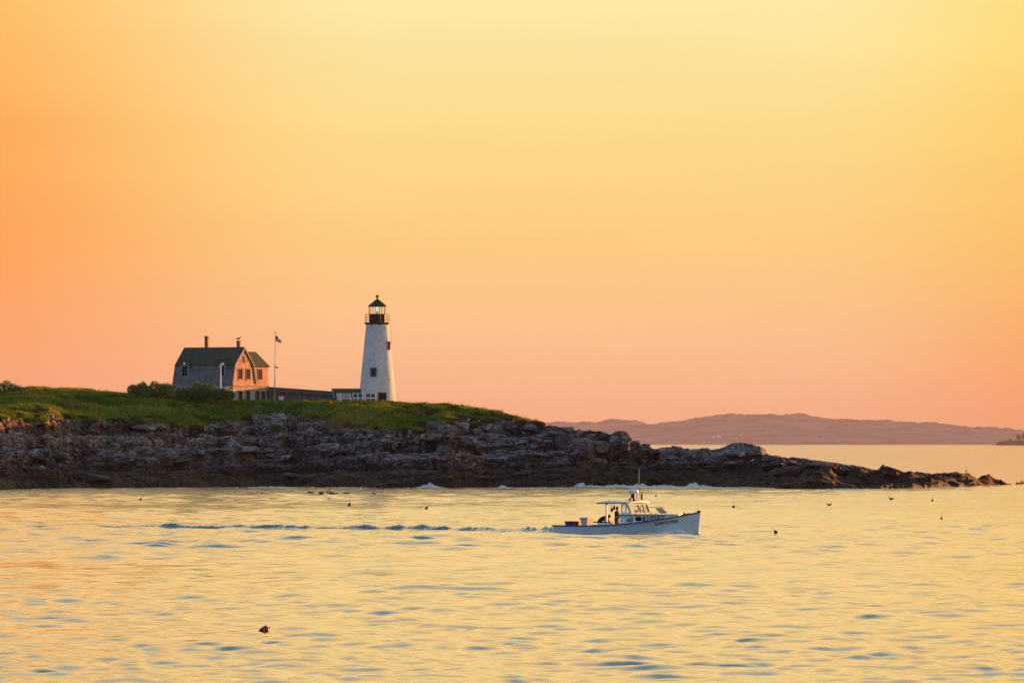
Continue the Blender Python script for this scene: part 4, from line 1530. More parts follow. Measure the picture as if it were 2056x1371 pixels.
# ------------------------------------------------------------------ covered walkway and entry shed
def build_walkway():
    A_, B_ = at(533.5, 803.5, 850.5), at(667, 807, 846.5)
    v = B_ - A_
    ln = math.hypot(v.x, v.y)
    rz = math.atan2(v.y, v.x)
    zg = A_.z - 0.3
    root = tag(empty('covered_walkway', (A_.x, A_.y, zg), rz), 'long low grey boarded walkway building between the house and the lighthouse', 'walkway')
    drop = -0.72
    sl = lambda x: drop * x / ln
    H0 = 1.62
    wl = MB()
    for k in range(6):
        pass
    wl.add([(0, 0, -0.8), (ln, 0, -0.8 + drop), (ln, 0, H0 + drop), (0, 0, H0), (0, 1.9, -0.8), (ln, 1.9, -0.8 + drop), (ln, 1.9, H0 + drop), (0, 1.9, H0)],
           [(0, 1, 2, 3), (5, 4, 7, 6), (4, 0, 3, 7), (1, 5, 6, 2), (3, 2, 6, 7), (0, 4, 5, 1)])
    wl.build('wall', m_board, root)
    rf = MB()
    rf.slab([(-0.1, -0.22, H0 - 0.05), (ln + 0.1, -0.22, H0 - 0.05 + drop), (ln + 0.1, 0.95, H0 + 0.62 + drop), (-0.1, 0.95, H0 + 0.62)], 0.08)
    rf.slab([(-0.1, 0.95, H0 + 0.62), (ln + 0.1, 0.95, H0 + 0.62 + drop), (ln + 0.1, 2.12, H0 - 0.05 + drop), (-0.1, 2.12, H0 - 0.05)], 0.08)
    rf.build('roof', m_roof, root)
    x = (565 - 533.5) / (667 - 533.5) * ln
    MB().box(x - 0.38, x + 0.38, -0.05, 0.05, -0.5, 1.05 + sl(x)).build('white_door', m_white, root)
    x = (621 - 533.5) / (667 - 533.5) * ln
    MB().box(x - 0.42, x + 0.42, -0.04, 0.05, -0.5, 0.92 + sl(x)).build('opening', m_dark, root)
    for k in range(1, 9):
        x = ln * k / 9
        MB().box(x - 0.05, x + 0.05, -0.03, 0.0, -0.6, H0 + sl(x) - 0.12).build('batten', m_board, root)


build_walkway()


def build_shed():
    b = at(665.5, 806, 845)
    b2 = at(722, 806, 845)
    w = b2.x - b.x
    root = tag(empty('entry_shed', (b.x, b.y, b.z - 0.3)), 'small grey shed with steep roof built against the foot of the lighthouse', 'shed')
    MB().box(0.35, w, 0, 2.4, -0.5, 0.9).build('wall', m_board, root)
    rf = MB()
    rf.slab([(0.42, -0.35, 0.62), (w + 0.1, -0.35, 0.62), (w + 0.1, 1.2, 2.15), (0.0, 1.2, 2.15)], 0.09)
    rf.slab([(0.0, 1.2, 2.15), (w + 0.1, 1.2, 2.15), (w + 0.1, 2.75, 0.62), (0.42, 2.75, 0.62)], 0.09)
    rf.build('roof', m_roof, root)
    MB().bar((0.0, 1.2, 2.12), (0.40, -0.33, 0.60), 0.07, 0.13).build('rake_board', m_trim, root)
    Mg = Matrix(((0, 0, 1, 0.36), (1, 0, 0, 0), (0, 1, 0, 0), (0, 0, 0, 1)))
    MB().prism([(0.0, 0.85), (2.4, 0.85), (1.2, 2.0)], Mg, 0.1).build('gable', m_board, root)


build_shed()


def leaning_panel(px0, px1, py_top, cols, rows, filled, label, extra=0.0):
    """a white frame leaning back, with dark panes or open rails"""
    d = 841.0
    p0, p1 = at(px0, py_top, d), at(px1, py_top, d)
    w = p1.x - p0.x
    zt = p0.z
    zg = ground_z(p0.x, d) - 0.2
    h = zt - zg
    root = tag(empty('panel_frame', (p0.x, d, zg)), label, 'panel frame', 'white panel frames before the shed')
    skew = 0.42
    f = lambda x, z: Vector((x - skew * (z / h) * h * 0.28, 0.5 * z / h, z))      # leans back and to one side
    m = MB()
    xs = [0, w] if not filled else [w * k / cols for k in range(cols + 1)]
    for x in xs:
        m.bar(f(x, -0.1), f(x, h), 0.09, 0.07, up=(0, 1, 0))
    zs = [h - 0.04, h - 0.62, h - 0.74, 0.2] if filled else [h - 0.04, h - 0.32, h - 0.62, h - 0.8, 0.15]
    for z in zs:
        m.bar(f(0, z), f(w, z), 0.07, 0.08, up=(0, 1, 0))
    m.build('frame', m_white, root)
    if filled:
        for k in range(cols):
            for (za, zb) in ((h - 0.08, h - 0.58), (h - 0.78, 0.24)):
                xa, xb = w * k / cols + 0.045, w * (k + 1) / cols - 0.045
                off = Vector((0, 0.03, 0))
                MB().slab([f(xa, zb) + off, f(xb, zb) + off, f(xb, za) + off, f(xa, za) + off], 0.03).build('pane', m_pane_dark, root)
    else:
        off = Vector((0, 0.05, 0))
        MB().slab([f(0.04, h - 0.84) + off, f(w - 0.04, h - 0.84) + off, f(w - 0.04, h - 0.12) + off, f(0.04, h - 0.12) + off], 0.03).build('backing', m_trim, root)
    for x in (0.06, w - 0.06):
        MB().bar(f(x, h * 0.9) + Vector((0, 0.03, 0)), (x + 0.1, 1.0, -0.1), 0.06).build('prop', m_trim, root)


leaning_panel(679, 684, 789.5, 1, 2, False, 'narrow white frame of slats at the end by the walkway')
leaning_panel(686, 706, 789.5, 1, 2, False, 'wide white slatted frame leaning beside the panes')
leaning_panel(710.5, 730, 789.3, 2, 2, True, 'white frame with four dark panes next to the slatted frame')
leaning_panel(736, 755.5, 789.3, 2, 2, True, 'white frame with four dark panes beside the lighthouse door')


# ------------------------------------------------------------------ flagpole, flags, lamp post
def build_flagpole():
    d = 837.0
    b, t = at(551.2, 804, d), at(552.6, 667.5, d)
    root = tag(empty('flagpole', (b.x, b.y, b.z - 0.3)), 'tall thin white flagpole with a small crossarm standing by the house', 'flagpole')
    v = t - b
    h = v.z + 0.3
    MB().tube([(0, 0, 0), (v.x * 0.5, 0, h * 0.5), (v.x, 0, h - 0.1)], [0.075, 0.06, 0.032], 8).build('pole', m_gal, root, smooth=True)
    MB().lathe([(0.03, 0), (0.09, 0.05), (0.10, 0.1), (0.07, 0.17), (0.01, 0.2)], 10, c=(v.x, 0, h - 0.1)).build('finial', m_iron, root, smooth=True)
    zc = at(551.8, 733, d).z - b.z + 0.3
    MB().bar((v.x * 0.5 - 0.16, 0, zc), (v.x * 0.5 + 0.16, 0, zc), 0.06).build('crossarm', m_iron, root)
    MB().tube([(v.x + 0.05, -0.04, h - 0.5), (0.12, -0.06, 1.2)], 0.008, 4).build('halyard', m_iron, root)
    # the national flag, hanging in folds
    red, white, blue = worn('flag_red', (0.62, 0.04, 0.05), (0.55, 0.03, 0.04), 2, 0.8), worn('flag_white', (0.70, 0.66, 0.66), (0.62, 0.58, 0.58), 2, 0.8), worn('flag_blue', (0.02, 0.025, 0.10), (0.015, 0.02, 0.08), 2, 0.8)
    m = MB()
    nu, nv = 26, 13
    top = at(552.5, 672.8, d)
    for i in range(nu + 1):
        u = i / nu
        for j in range(nv + 1):
            w = j / nv
            x = 0.03 + 0.80 * u - 0.10 * u * w + 0.05 * math.sin(7 * u + 2 * w) * u
            z = -w * 0.88 * (1 - 0.62 * u) - 0.82 * u ** 1.15 - 0.05 * math.sin(11 * u + 1.5)
            y = 0.11 * math.sin(12 * u + 1.2 * w) * (0.3 + u) - 0.05
            m.v.append((x, y, z))
    for i in range(nu):
        for j in range(nv):
            a = i * (nv + 1) + j
            m.f.append((a, a + nv + 1, a + nv + 2, a + 1))
            m.m.append(2 if (i < nu * 0.34 and j < 6) else (0 if j % 2 == 0 else 1))
    fl = m.build('national_flag', [red, white, blue], smooth=True, fix=False)
    fl.location = (top.x + 0.03, d, top.z)
    tag(fl, 'red and white striped flag with blue corner drooping from the pole top', 'flag')
    m = MB()
    for i in range(11):
        u = i / 10
        for j in range(7):
            w = j / 6
            m.v.append((0.03 + 0.36 * u, 0.05 * math.sin(8 * u + w), -w * 0.26 * (1 - 0.45 * u) - 0.22 * u))
    for i in range(10):
        for j in range(6):
            a = i * 7 + j
            m.f.append((a, a + 7, a + 8, a + 1))
            m.m.append(0)
    fl = m.build('small_flag', worn('black_cloth', (0.01, 0.01, 0.012), (0.02, 0.02, 0.02), 3, 0.9), smooth=True, fix=False)
    p = at(551.9, 734.6, d)
    fl.location = (p.x + 0.06, d, p.z)
    tag(fl, 'small black pennant hanging just below the flagpole crossarm', 'flag')


build_flagpole()


def build_lamp_post():
    d = 833.0
    t = at(443, 729, d)
    zg = ground_z(t.x, d)
    root = tag(empty('lamp_post', (t.x, d, zg - 0.2)), 'slim white lamp post with a lit lamp rising from the hedge before the house', 'lamp post')
    h = t.z - zg + 0.2
    MB().tube([(0, 0, 0), (0, 0, h - 0.2)], [0.11, 0.075], 8).build('post', m_white, root, smooth=True)
    MB().bar((-0.02, 0, h - 0.2), (0.34, -0.05, h - 0.1), 0.07).build('bracket', m_white, root)
    hd = MB().lathe([(0.05, 0.02), (0.17, 0.0), (0.15, 0.10), (0.05, 0.16)], 12, c=(0.26, -0.05, h - 0.12)).build('lamp_head', m_gal, root)
    MB().lathe([(0.03, -0.07), (0.08, -0.04), (0.09, 0.0), (0.04, 0.01)], 12, c=(0.26, -0.05, h - 0.12)).build('bulb', m_lamp, hd, smooth=True)


build_lamp_post()


# ------------------------------------------------------------------ the lobster boat
m_hull = worn('hull_paint', (0.52, 0.60, 0.63), (0.60, 0.66, 0.68), 0.8, 0.38, 0.08, 0.01, streak=0.35, spec=0.4)
m_boat_white = worn('boat_white', (0.60, 0.65, 0.67), (0.68, 0.71, 0.72), 1.6, 0.42, 0.08, 0.01, streak=0.2, spec=0.4)
m_boat_blue = worn('blue_trim', (0.02, 0.055, 0.10), (0.035, 0.08, 0.13), 3, 0.5, 0.1)
m_boat_deck = worn('boat_deck', (0.26, 0.27, 0.27), (0.34, 0.34, 0.33), 3, 0.8)
m_letter = worn('black_lettering', (0.012, 0.016, 0.022), (0.02, 0.022, 0.03), 6, 0.6)
m_black = worn('black_plastic', (0.010, 0.010, 0.011), (0.02, 0.018, 0.018), 5, 0.5)
m_bin_blue = worn('blue_plastic', (0.012, 0.025, 0.16), (0.02, 0.035, 0.2), 3, 0.5)
m_bin_grey = worn('grey_plastic', (0.34, 0.38, 0.41), (0.44, 0.47, 0.49), 3, 0.6, streak=0.3)
m_bin_orange = worn('orange_plastic', (0.50, 0.12, 0.03), (0.42, 0.09, 0.02), 3, 0.55)
m_red = worn('red_paint', (0.50, 0.022, 0.03), (0.40, 0.016, 0.022), 5, 0.5)
m_rope = worn('rope', (0.08, 0.07, 0.05), (0.14, 0.12, 0.09), 9, 0.95)
m_cabin_glass = glass_material('boat_glass', (0.92, 0.92, 0.90), 0.06)

BA = math.radians(33)
BL = 9.9


def lerp_tab(x, xs, ys):
    return float(np.interp(x, xs, ys))


def sheer(X):
    return 0.60 + 0.90 * max(0.0, (X - 1.5) / 8.4) ** 2.4


def beam_g(X):
    if X < 4.5:
        return 1.45 + 0.15 * math.sin(X / 4.5 * math.pi / 2)
    return 1.6 * max(0.0, 1 - ((X - 4.5) / 5.4) ** 2.6)


def beam_w(X):
    if X < 3.8:
        return 1.36 + 0.06 * math.sin(X / 3.8 * math.pi / 2)
    return 1.42 * max(0.0, 1 - ((X - 3.8) / 5.95) ** 2.0)


def hull_y(X, Z):
    """half breadth of the hull at station X and height Z"""
    s = sheer(X)
    t = max(0.0, min(1.0, Z / s))
    return beam_w(X) + (beam_g(X) - beam_w(X)) * (t ** 1.25)


def build_boat():
    sp = on_water(1134.6, 1072.6)
    root = tag(empty('lobster_boat', (sp.x, sp.y, -0.03), -BA), 'white lobster boat with blue trim, open stern deck and raised wheelhouse under way', 'boat')
    # hull shell
    n = 48
    m = MB()
    levels = [-0.5, -0.12, 0.0, 0.18, 0.38, 0.6, 0.8, 1.0]
    rows = []
    for i in range(n + 1):
        X = BL * i / n
        st = []
        for lv in levels:
            if lv <= 0:
                Z = lv
                y = beam_w(X) * (1.0 if lv == 0 else (0.93 if lv > -0.3 else 0.35))
                xx = X
            else:
                Z = sheer(X) * lv
                y = hull_y(X, Z)
                xx = X
            stem = 9.72 + 0.18 * max(0.0, Z) / 1.5
            xx = min(X, 9.9) * stem / 9.9
            st.append((xx, max(y, 0.012), Z))
        rows.append(st)
    nl = len(levels)
    for sgn in (-1, 1):
        base = len(m.v)
        for st in rows:
            m.v += [(x, sgn * y, z) for x, y, z in st]
        for i in range(n):
            for j in range(nl - 1):
                a = base + i * nl + j
                m.f.append((a, a + nl, a + nl + 1, a + 1))
                m.m.append(0)
    # transom
    tb = [(x, -y, z) for x, y, z in rows[0]] + [(x, y, z) for x, y, z in rows[0]][::-1]
    m.add(tb, [tuple(range(len(tb)))])
    # bow cap
    bw = [(x, -y, z) for x, y, z in rows[-1]] + [(x, y, z) for x, y, z in rows[-1]][::-1]
    m.add(bw, [tuple(range(len(bw)))])
    hull = m.build('hull', m_hull, root, smooth=False)
    for p in hull.data.polygons:
        p.use_smooth = len(p.vertices) == 4
    # inner bulwark, decks
    iw = MB()
    for sgn in (-1, 1):
        for i in range(24):
            Xa, Xb = 0.08 + 4.9 * i / 24, 0.08 + 4.9 * (i + 1) / 24
            ya, yb = sgn * (beam_g(Xa) - 0.10), sgn * (beam_g(Xb) - 0.10)
            iw.add([(Xa, sgn * (hull_y(Xa, 0.1) - 0.05), 0.10), (Xb, sgn * (hull_y(Xb, 0.1) - 0.05), 0.10), (Xb, yb, sheer(Xb) - 0.01), (Xa, ya, sheer(Xa) - 0.01)], [(0, 1, 2, 3)])
    iw.add([(0.09, -1.35, 0.1), (0.09, 1.35, 0.1), (0.09, 1.35, 0.59), (0.09, -1.35, 0.59)], [(0, 1, 2, 3)])
    iw.build('bulwark', m_boat_white, hull)
    dk = MB()
    xs = [0.08 + 5.2 * i / 12 for i in range(13)]
    dk.v = [(x, s * (hull_y(x, 0.12) - 0.02), 0.11) for x in xs for s in (-1, 1)]
    dk.f = [(2 * i, 2 * i + 2, 2 * i + 3, 2 * i + 1) for i in range(12)]
    dk.m = [0] * 12
    dk.build('cockpit_deck', m_boat_deck, hull)
    fd = MB()
    xs = [4.85 + (BL - 4.9) * i / 24 for i in range(25)]
    fd.v = [(x, s * max(0.01, beam_g(x) - 0.03), sheer(x) - 0.03 + (0.05 if s == 0 else 0)) for x in xs for s in (-1, 0, 1)]
    fd.f = [q for i in range(24) for q in ((3 * i, 3 * i + 3, 3 * i + 4, 3 * i + 1), (3 * i + 1, 3 * i + 4, 3 * i + 5, 3 * i + 2))]
    fd.m = [0] * 48
    fd.build('foredeck', m_boat_deck, hull)
    # rub rail following the sheer, each side
    for sgn in (-1, 1):
        rl = MB()
        pr = None
        N = 60
        for i in range(N + 1):
            X = (BL - 0.02) * i / N
            y, z = max(0.02, beam_g(X)), sheer(X)
            ring = [(X, sgn * (y + 0.04), z - 0.035), (X, sgn * (y + 0.04), z + 0.04), (X, sgn * max(0.0, y - 0.13), z + 0.04), (X, sgn * max(0.0, y - 0.13), z - 0.035)]
            b = len(rl.v)
            rl.v += ring
            if i:
                for k in range(4):
                    rl.f.append((b - 4 + k, b - 4 + (k + 1) % 4, b + (k + 1) % 4, b + k))
                    rl.m.append(0)
        rl.f += [(0, 1, 2, 3), tuple(len(rl.v) - 4 + k for k in (3, 2, 1, 0))]
        rl.m += [0, 0]
        rl.build('rub_rail', m_boat_blue, hull)
    MB().box(-0.05, 0.10, -1.49, 1.49, 0.565, 0.645).build('transom_rail', m_boat_blue, hull)
    MB().tube([(9.74, 0, -0.1), (9.80, 0, 0.7), (9.90, 0, 1.56)], [0.035, 0.035, 0.05], 6).build('stem_post', m_boat_white, hull)
    MB().box(9.72, 9.97, -0.11, 0.11, 1.49, 1.60).build('bow_chock', m_boat_blue, hull, bevel=0.01)
    # trunk cabin
    ZT = 1.36
    outline = [(4.86, -1.30), (6.4, -1.22), (7.4, -1.02), (7.95, -0.86), (8.22, -0.5), (8.32, 0)]
    outline = outline + [(x, -y) for x, y in outline[-2::-1]]
    tk = MB()
    nb = len(outline)
    vs = [(x, y * 1.03, min(sheer(x) - 0.04, ZT - 0.1)) for x, y in outline] + [(x, y, ZT - 0.05) for x, y in outline]
    tk.add(vs, [(i, i + 1, nb + i + 1, nb + i) for i in range(nb - 1)])
    trunk = tk.build('trunk_cabin', m_boat_white, root)
    tp = MB()
    vs = [(x + (0.05 if x > 8 else 0), y * 1.05, ZT - 0.05) for x, y in outline] + [(x + (0.05 if x > 8 else 0), y * 1.05, ZT) for x, y in outline]
    top_mid = [(4.86, 0, ZT + 0.05), (6.4, 0, ZT + 0.07), (7.6, 0, ZT + 0.05)]
    tp.add(vs, [(i, i + 1, nb + i + 1, nb + i) for i in range(nb - 1)] + [tuple(range(nb, 2 * nb))] + [tuple(range(nb))[::-1]])
    tp.build('cabin_top', m_boat_white, trunk)
    tb = MB()
    for i in range(5):
        a, b = outline[i], outline[i + 1]
        tb.bar((a[0], a[1] * 1.055, ZT - 0.075), (b[0], b[1] * 1.055, ZT - 0.075), 0.02, 0.045)
    tb.build('cabin_trim', m_boat_blue, trunk)
    side_y = lambda X: -float(np.interp(X, [o[0] for o in outline[:6]], [-o[1] for o in outline[:6]]))

    def on_side(X, Z, off):
        zb = min(sheer(X) - 0.04, ZT - 0.1)
        f = 1.03 - 0.03 * (Z - zb) / (ZT - 0.05 - zb)
        return Vector((X, side_y(X) * f - off, Z))

    # oval ports in the cabin side
    for X, Z, fill in ((6.18, 1.06, m_dark), (7.14, 1.09, m_cabin_glass)):
        for side in (-1, 1):
            rim, gl = MB(), MB()
            ring = []
            for k in range(20):
                a = 2 * math.pi * k / 20
                c, s_ = math.cos(a), math.sin(a)
                c = math.copysign(abs(c) ** 0.7, c)
                ring.append((c, s_))
            o1 = [on_side(X + 0.24 * c, Z + 0.145 * s_, 0.004) for c, s_ in ring]
            o2 = [on_side(X + 0.21 * c, Z + 0.115 * s_, 0.018) for c, s_ in ring]
            g1 = [on_side(X + 0.22 * c, Z + 0.125 * s_, 0.008) for c, s_ in ring]
            fl = lambda L_: [Vector((p.x, -side * p.y, p.z)) for p in L_]
            rim.add(fl(o1) + fl(o2), [(k, (k + 1) % 20, 20 + (k + 1) % 20, 20 + k) for k in range(20)])
            port = rim.build('porthole', m_black, trunk)
            gl.add(fl(g1), [tuple(range(20))])
            gl.build('pane', m_dark if fill is m_dark else m_pane_sunset, port)
    # lettering
    def text_mesh(body, size, extrude=0.003):
        cu = bpy.data.curves.new('lettering', 'FONT')
        cu.body = body
        cu.size = size
        cu.extrude = extrude
        cu.resolution_u = 3
        cu.offset = size * 0.035
        cu.space_character = 1.05
        ob = bpy.data.objects.new('lettering', cu)
        COL.objects.link(ob)
        bpy.context.view_layer.update()
        me = bpy.data.meshes.new_from_object(ob.evaluated_get(bpy.context.evaluated_depsgraph_get()))
        bpy.data.objects.remove(ob)
        bpy.data.curves.remove(cu)
        me.materials.clear()
        me.materials.append(m_letter)
        return me

    for body, X0, Z0, slope in (('60', 5.34, 0.865, 0.05), ('82', 6.44, 0.935, 0.035), ('61', 7.40, 1.02, 0.035)):
        me = text_mesh(body, 0.36)
        xs_ = [v.co.x for v in me.vertices]
        for v in me.vertices:
            t = v.co.x * 1.22
            p = on_side(X0 + t, Z0 + v.co.y + slope * t, 0.006 + v.co.z)
            v.co = p
        o = bpy.data.objects.new('number', me)
        COL.objects.link(o)
        o.parent = trunk
    me = text_mesh('CLAUDETTE STEVEN', 0.21)
    w_ = max(v.co.x for v in me.vertices)
    for v in me.vertices:
        t = v.co.x / w_ * 1.38
        X = 7.36 + t
        Z = 0.665 + v.co.y + 0.155 * t
        v.co = Vector((X * (9.72 + 0.18 * Z / 1.5) / 9.9, -(hull_y(X, Z) + 0.008 + v.co.z), Z))
    o = bpy.data.objects.new('boat_name', me)
    COL.objects.link(o)
    o.parent = hull
    # wheelhouse
    Y = 1.12
    zt, zb = 1.98, ZT
    xa, xbb, xbt = 4.86, 5.56, 5.30
    wh = MB()
    for s in (-1, 1):
        wh.bar((xa + 0.03, s * Y, 0.15), (xa + 0.03, s * Y, zt), 0.08, 0.06, up=(0, 1, 0))
        wh.bar((xbb - 0.05, s * Y, zb - 0.02), (xbt - 0.05, s * Y, zt), 0.11, 0.06, up=(0, 1, 0))
        wh.bar((xa, s * Y, zb + 0.05), (xbb - 0.02, s * Y, zb + 0.05), 0.06, 0.10)
        wh.bar((xa, s * Y, zt - 0.03), (xbt, s * Y, zt - 0.03), 0.06, 0.08)
    wheel = wh.build('wheelhouse', m_boat_white, root)
    for s in (-1, 1):
        MB().slab([(xa + 0.07, s * Y, zb + 0.1), (xbb - 0.12, s * Y, zb + 0.1), (xbt - 0.1, s * Y, zt - 0.07), (xa + 0.07, s * Y, zt - 0.07)], 0.008).build('side_pane', m_cabin_glass, wheel)
        MB().box(xa, xbb, s * (Y + 0.13) - 0.03, s * (Y + 0.13) + 0.03, 0.15, ZT - 0.06).build('side_panel', m_boat_white, wheel)
    wf = MB()
    fx = lambda z: xbb + (xbt - xbb) * (z - zb) / (zt - zb)
    ys = [-Y + 0.02, 0.06, 0.56, Y - 0.02]
    for y in ys:
        wf.bar((fx(zb), y, zb), (fx(zt), y, zt), 0.05, 0.06, up=(1, 0, 0))
    wf.bar((fx(zb + 0.04), -Y, zb + 0.04), (fx(zb + 0.04), Y, zb + 0.04), 0.05, 0.09)
    wf.bar((fx(zt - 0.04), -Y, zt - 0.04), (fx(zt - 0.04), Y, zt - 0.04), 0.05, 0.09)
    fr_ = wf.build('windshield_frame', m_black, wheel)
    for k in range(3):
        ya, yb = ys[k] + 0.03, ys[k + 1] - 0.03
        MB().slab([(fx(zb + 0.09), ya, zb + 0.09), (fx(zb + 0.09), yb, zb + 0.09), (fx(zt - 0.09), yb, zt - 0.09), (fx(zt - 0.09), ya, zt - 0.09)], 0.008).build('windshield_pane', m_cabin_glass, fr_)
    # things inside: console, seat back, wheel
    MB().box(5.2, 5.5, -0.95, 0.95, 0.15, 1.38).build('console', m_boat_white, wheel)
    st = MB()
    for k in range(16):
        a0, a1 = 2 * math.pi * k / 16, 2 * math.pi * (k + 1) / 16
        st.bar((5.08, -0.45 + 0.22 * math.cos(a0), 1.16 + 0.22 * math.sin(a0)), (5.08, -0.45 + 0.22 * math.cos(a1), 1.16 + 0.22 * math.sin(a1)), 0.025)
    for k in range(3):
        a0 = 2 * math.pi * k / 3 + 0.5
        st.bar((5.08, -0.45, 1.16), (5.08, -0.45 + 0.22 * math.cos(a0), 1.16 + 0.22 * math.sin(a0)), 0.02)
    st.bar((5.08, -0.45, 1.16), (5.22, -0.45, 1.16), 0.05)
    st.build('steering_wheel', m_black, wheel)
    MB().bar((5.32, 0.85, 1.40), (5.0, 0.2, 1.95), 0.04).build('brace', m_black, wheel)
    MB().box(5.25, 5.42, -0.25, 0.05, 1.40, 1.60).build('plotter', m_black, wheel)
    # roof with crowned top
    rf = MB()
    nx, ny = 10, 8
    for layer in (0, 1):
        for i in range(nx + 1):
            X = 3.16 + (5.50 - 3.16) * i / nx
            for j in range(ny + 1):
                yy = -1 + 2 * j / ny
                ytrim = 1.27 - (0.14 * max(0, (i - 8)) / 2)
                z = 1.985 + 0.075 * (1 - yy * yy) + 0.04 * math.sin(i / nx * math.pi * 0.8) + (0.075 if layer else 0)
                rf.v.append((X + (0.06 * (1 - yy * yy) if i == nx else 0), yy * ytrim, z))
    st_ = (nx + 1) * (ny + 1)
    for layer in (0, 1):
        for i in range(nx):
            for j in range(ny):
                a = layer * st_ + i * (ny + 1) + j
                rf.f.append((a, a + ny + 1, a + ny + 2, a + 1))
                rf.m.append(0)
    rim = [i * (ny + 1) for i in range(nx + 1)] + [nx * (ny + 1) + j for j in range(1, ny + 1)] + [i * (ny + 1) + ny for i in range(nx - 1, -1, -1)] + [j for j in range(ny - 1, 0, -1)]
    for k in range(len(rim)):
        a, b = rim[k], rim[(k + 1) % len(rim)]
        rf.f.append((a, b, b + st_, a + st_))
        rf.m.append(0)
    roof = rf.build('wheelhouse_roof', m_boat_white, root)
    for s in (-1, 1):
        MB().bar((3.14, s * 1.285, 2.02), (5.3, s * 1.285, 2.05), 0.02, 0.07).build('roof_edge', m_boat_blue, roof)
        rail = MB().bar((3.4, s * 1.18, 2.145), (4.9, s * 1.18, 2.165), 0.03)
        for k in range(7):
            X = 3.45 + k * 0.235
            rail.box(X - 0.02, X + 0.02, s * 1.18 - 0.02, s * 1.18 + 0.02, 2.04, 2.13)
        rail.build('handrail', m_boat_white, roof)
        MB().box(3.76, 3.86, s * 1.18 - 0.05, s * 1.18 + 0.05, 0.5, 2.02).build('roof_post', m_boat_white, root)
    MB().tube([(3.9, -1.0, 2.1), (3.9, -1.0, 2.28)], 0.02, 6).build('roof_light', m_black, roof)
    # radar on its pedestal
    rx, ry = 5.28, -0.35
    ped = MB().tube([(rx, ry, 2.1), (rx, ry, 2.34)], [0.09, 0.06], 8).box(rx - 0.13, rx + 0.13, ry - 0.12, ry + 0.12, 2.32, 2.62).build('radar_pedestal', m_black, root)
    dome = MB().lathe([(0.20, 2.60), (0.29, 2.64), (0.30, 2.70), (0.30, 2.80), (0.27, 2.86), (0.10, 2.88)], 24, c=(rx, ry, 0)).build('radar_dome', m_boat_white, ped, smooth=True)
    me = text_mesh('JRC', 0.10)
    w_ = max(v.co.x for v in me.vertices)
    for v in me.vertices:
        a = (v.co.x - w_ / 2) / 0.30 - 0.35
        v.co = Vector((rx + (0.304 + v.co.z) * math.sin(a), ry - (0.304 + v.co.z) * math.cos(a), 2.715 + v.co.y))
    o = bpy.data.objects.new('radar_lettering', me)
    COL.objects.link(o)
    o.parent = ped
    MB().lathe([(0.02, 0), (0.07, 0.03), (0.08, 0.1), (0.07, 0.17), (0.02, 0.2)], 10, c=(5.02, -0.35, 2.16)).build('horn_light', m_bin_orange, roof, smooth=True)
    MB().tube([(4.9, -0.4, 2.1), (4.9, -0.4, 2.32)], 0.018, 5).build('light_bracket', m_black, roof)
    MB().tube([(5.15, 0.15, 2.1), (5.15, 0.15, 2.3)], 0.025, 5).build('vent_pipe', m_gal, roof)
    MB().tube([(5.42, 0.02, 2.1), (5.42, 0.02, 3.2), (5.44, 0.02, 4.15)], [0.014, 0.010, 0.006], 6).build('antenna', m_gal, roof)
    MB().tube([(5.48, 0.28, 2.08), (5.48, 0.28, 2.7), (5.49, 0.28, 3.25)], [0.012, 0.009, 0.005], 6).build('antenna', m_gal, roof)
    MB().tube([(5.38, -0.2, 2.1), (5.38, -0.2, 2.26)], 0.03, 6).build('vent_pipe', m_black, roof)
    # hauling blocks hung under the roof
    for X, drop in ((4.02, 0.46), (4.2, 0.34)):
        hb = MB().tube([(X, -0.95, 1.99), (X + 0.02, -0.95, 1.98 - drop + 0.2)], 0.012, 5).build('block_line', m_rope, roof)
        MB().lathe([(0.02, 0.0), (0.07, 0.05), (0.09, 0.14), (0.06, 0.23), (0.02, 0.27)], 10, c=(X + 0.02, -0.95, 1.98 - drop - 0.05)).build('hauling_block', m_black, hb, smooth=True)
    # hauling bench at the side and the plank across it
    MB().box(3.30, 4.25, -1.47, -1.05, 0.40, 0.80).build('hauling_bench', m_boat_white, root, bevel=0.015)
    MB().box(2.92, 4.2, -1.35, -1.0, 0.802, 0.87).build('plank', m_black, root)
    # open hatch lid and its stay, deck hardware
    hat = MB()
    hat.slab([(7.35, -0.50, 1.44), (7.35, 0.25, 1.44), (6.98, 0.25, 1.74), (6.98, -0.50, 1.74)], 0.05)
    hl = hat.build('hatch_lid', m_boat_blue, trunk)
    MB().tube([(7.05, -0.4, 1.38), (7.14, -0.4, 1.58)], 0.018, 5).tube([(7.05, 0.15, 1.38), (7.14, 0.15, 1.58)], 0.018, 5).build('hatch_stay', m_boat_white, hl)
    for X in (5.9, 6.25, 6.6, 7.0, 7.4):
        MB().box(X - 0.10, X + 0.10, -1.13, -1.09, ZT + 0.005, ZT + 0.055).build('grab_rail', m_boat_white, trunk)
    MB().box(8.72, 8.82, -0.05, 0.05, 1.15, 1.48).build('bitt', m_black, root)
    an = MB().bar((8.55, -0.12, 1.30), (9.25, -0.05, 1.42), 0.06)
    an.bar((9.2, -0.25, 1.40), (9.2, 0.15, 1.40), 0.05)
    an.build('anchor', m_black, root)
    MB().tube([(5.6, 0.9, 1.76), (6.8, 0.85, 1.77)], 0.015, 5).build('whip_antenna', m_black, trunk)
    # strakes of the plywood side: a butt seam and rust-stained scupper
    sm = MB()
    for X in (2.35, 4.9):
        pts = [Vector((X, -(hull_y(X, z) + 0.004), z)) for z in (0.02, 0.2, 0.4, sheer(X) - 0.05)]
        sm.tube(pts, 0.006, 4)
    sm.build('butt_seam', m_boat_deck, hull)
    return root


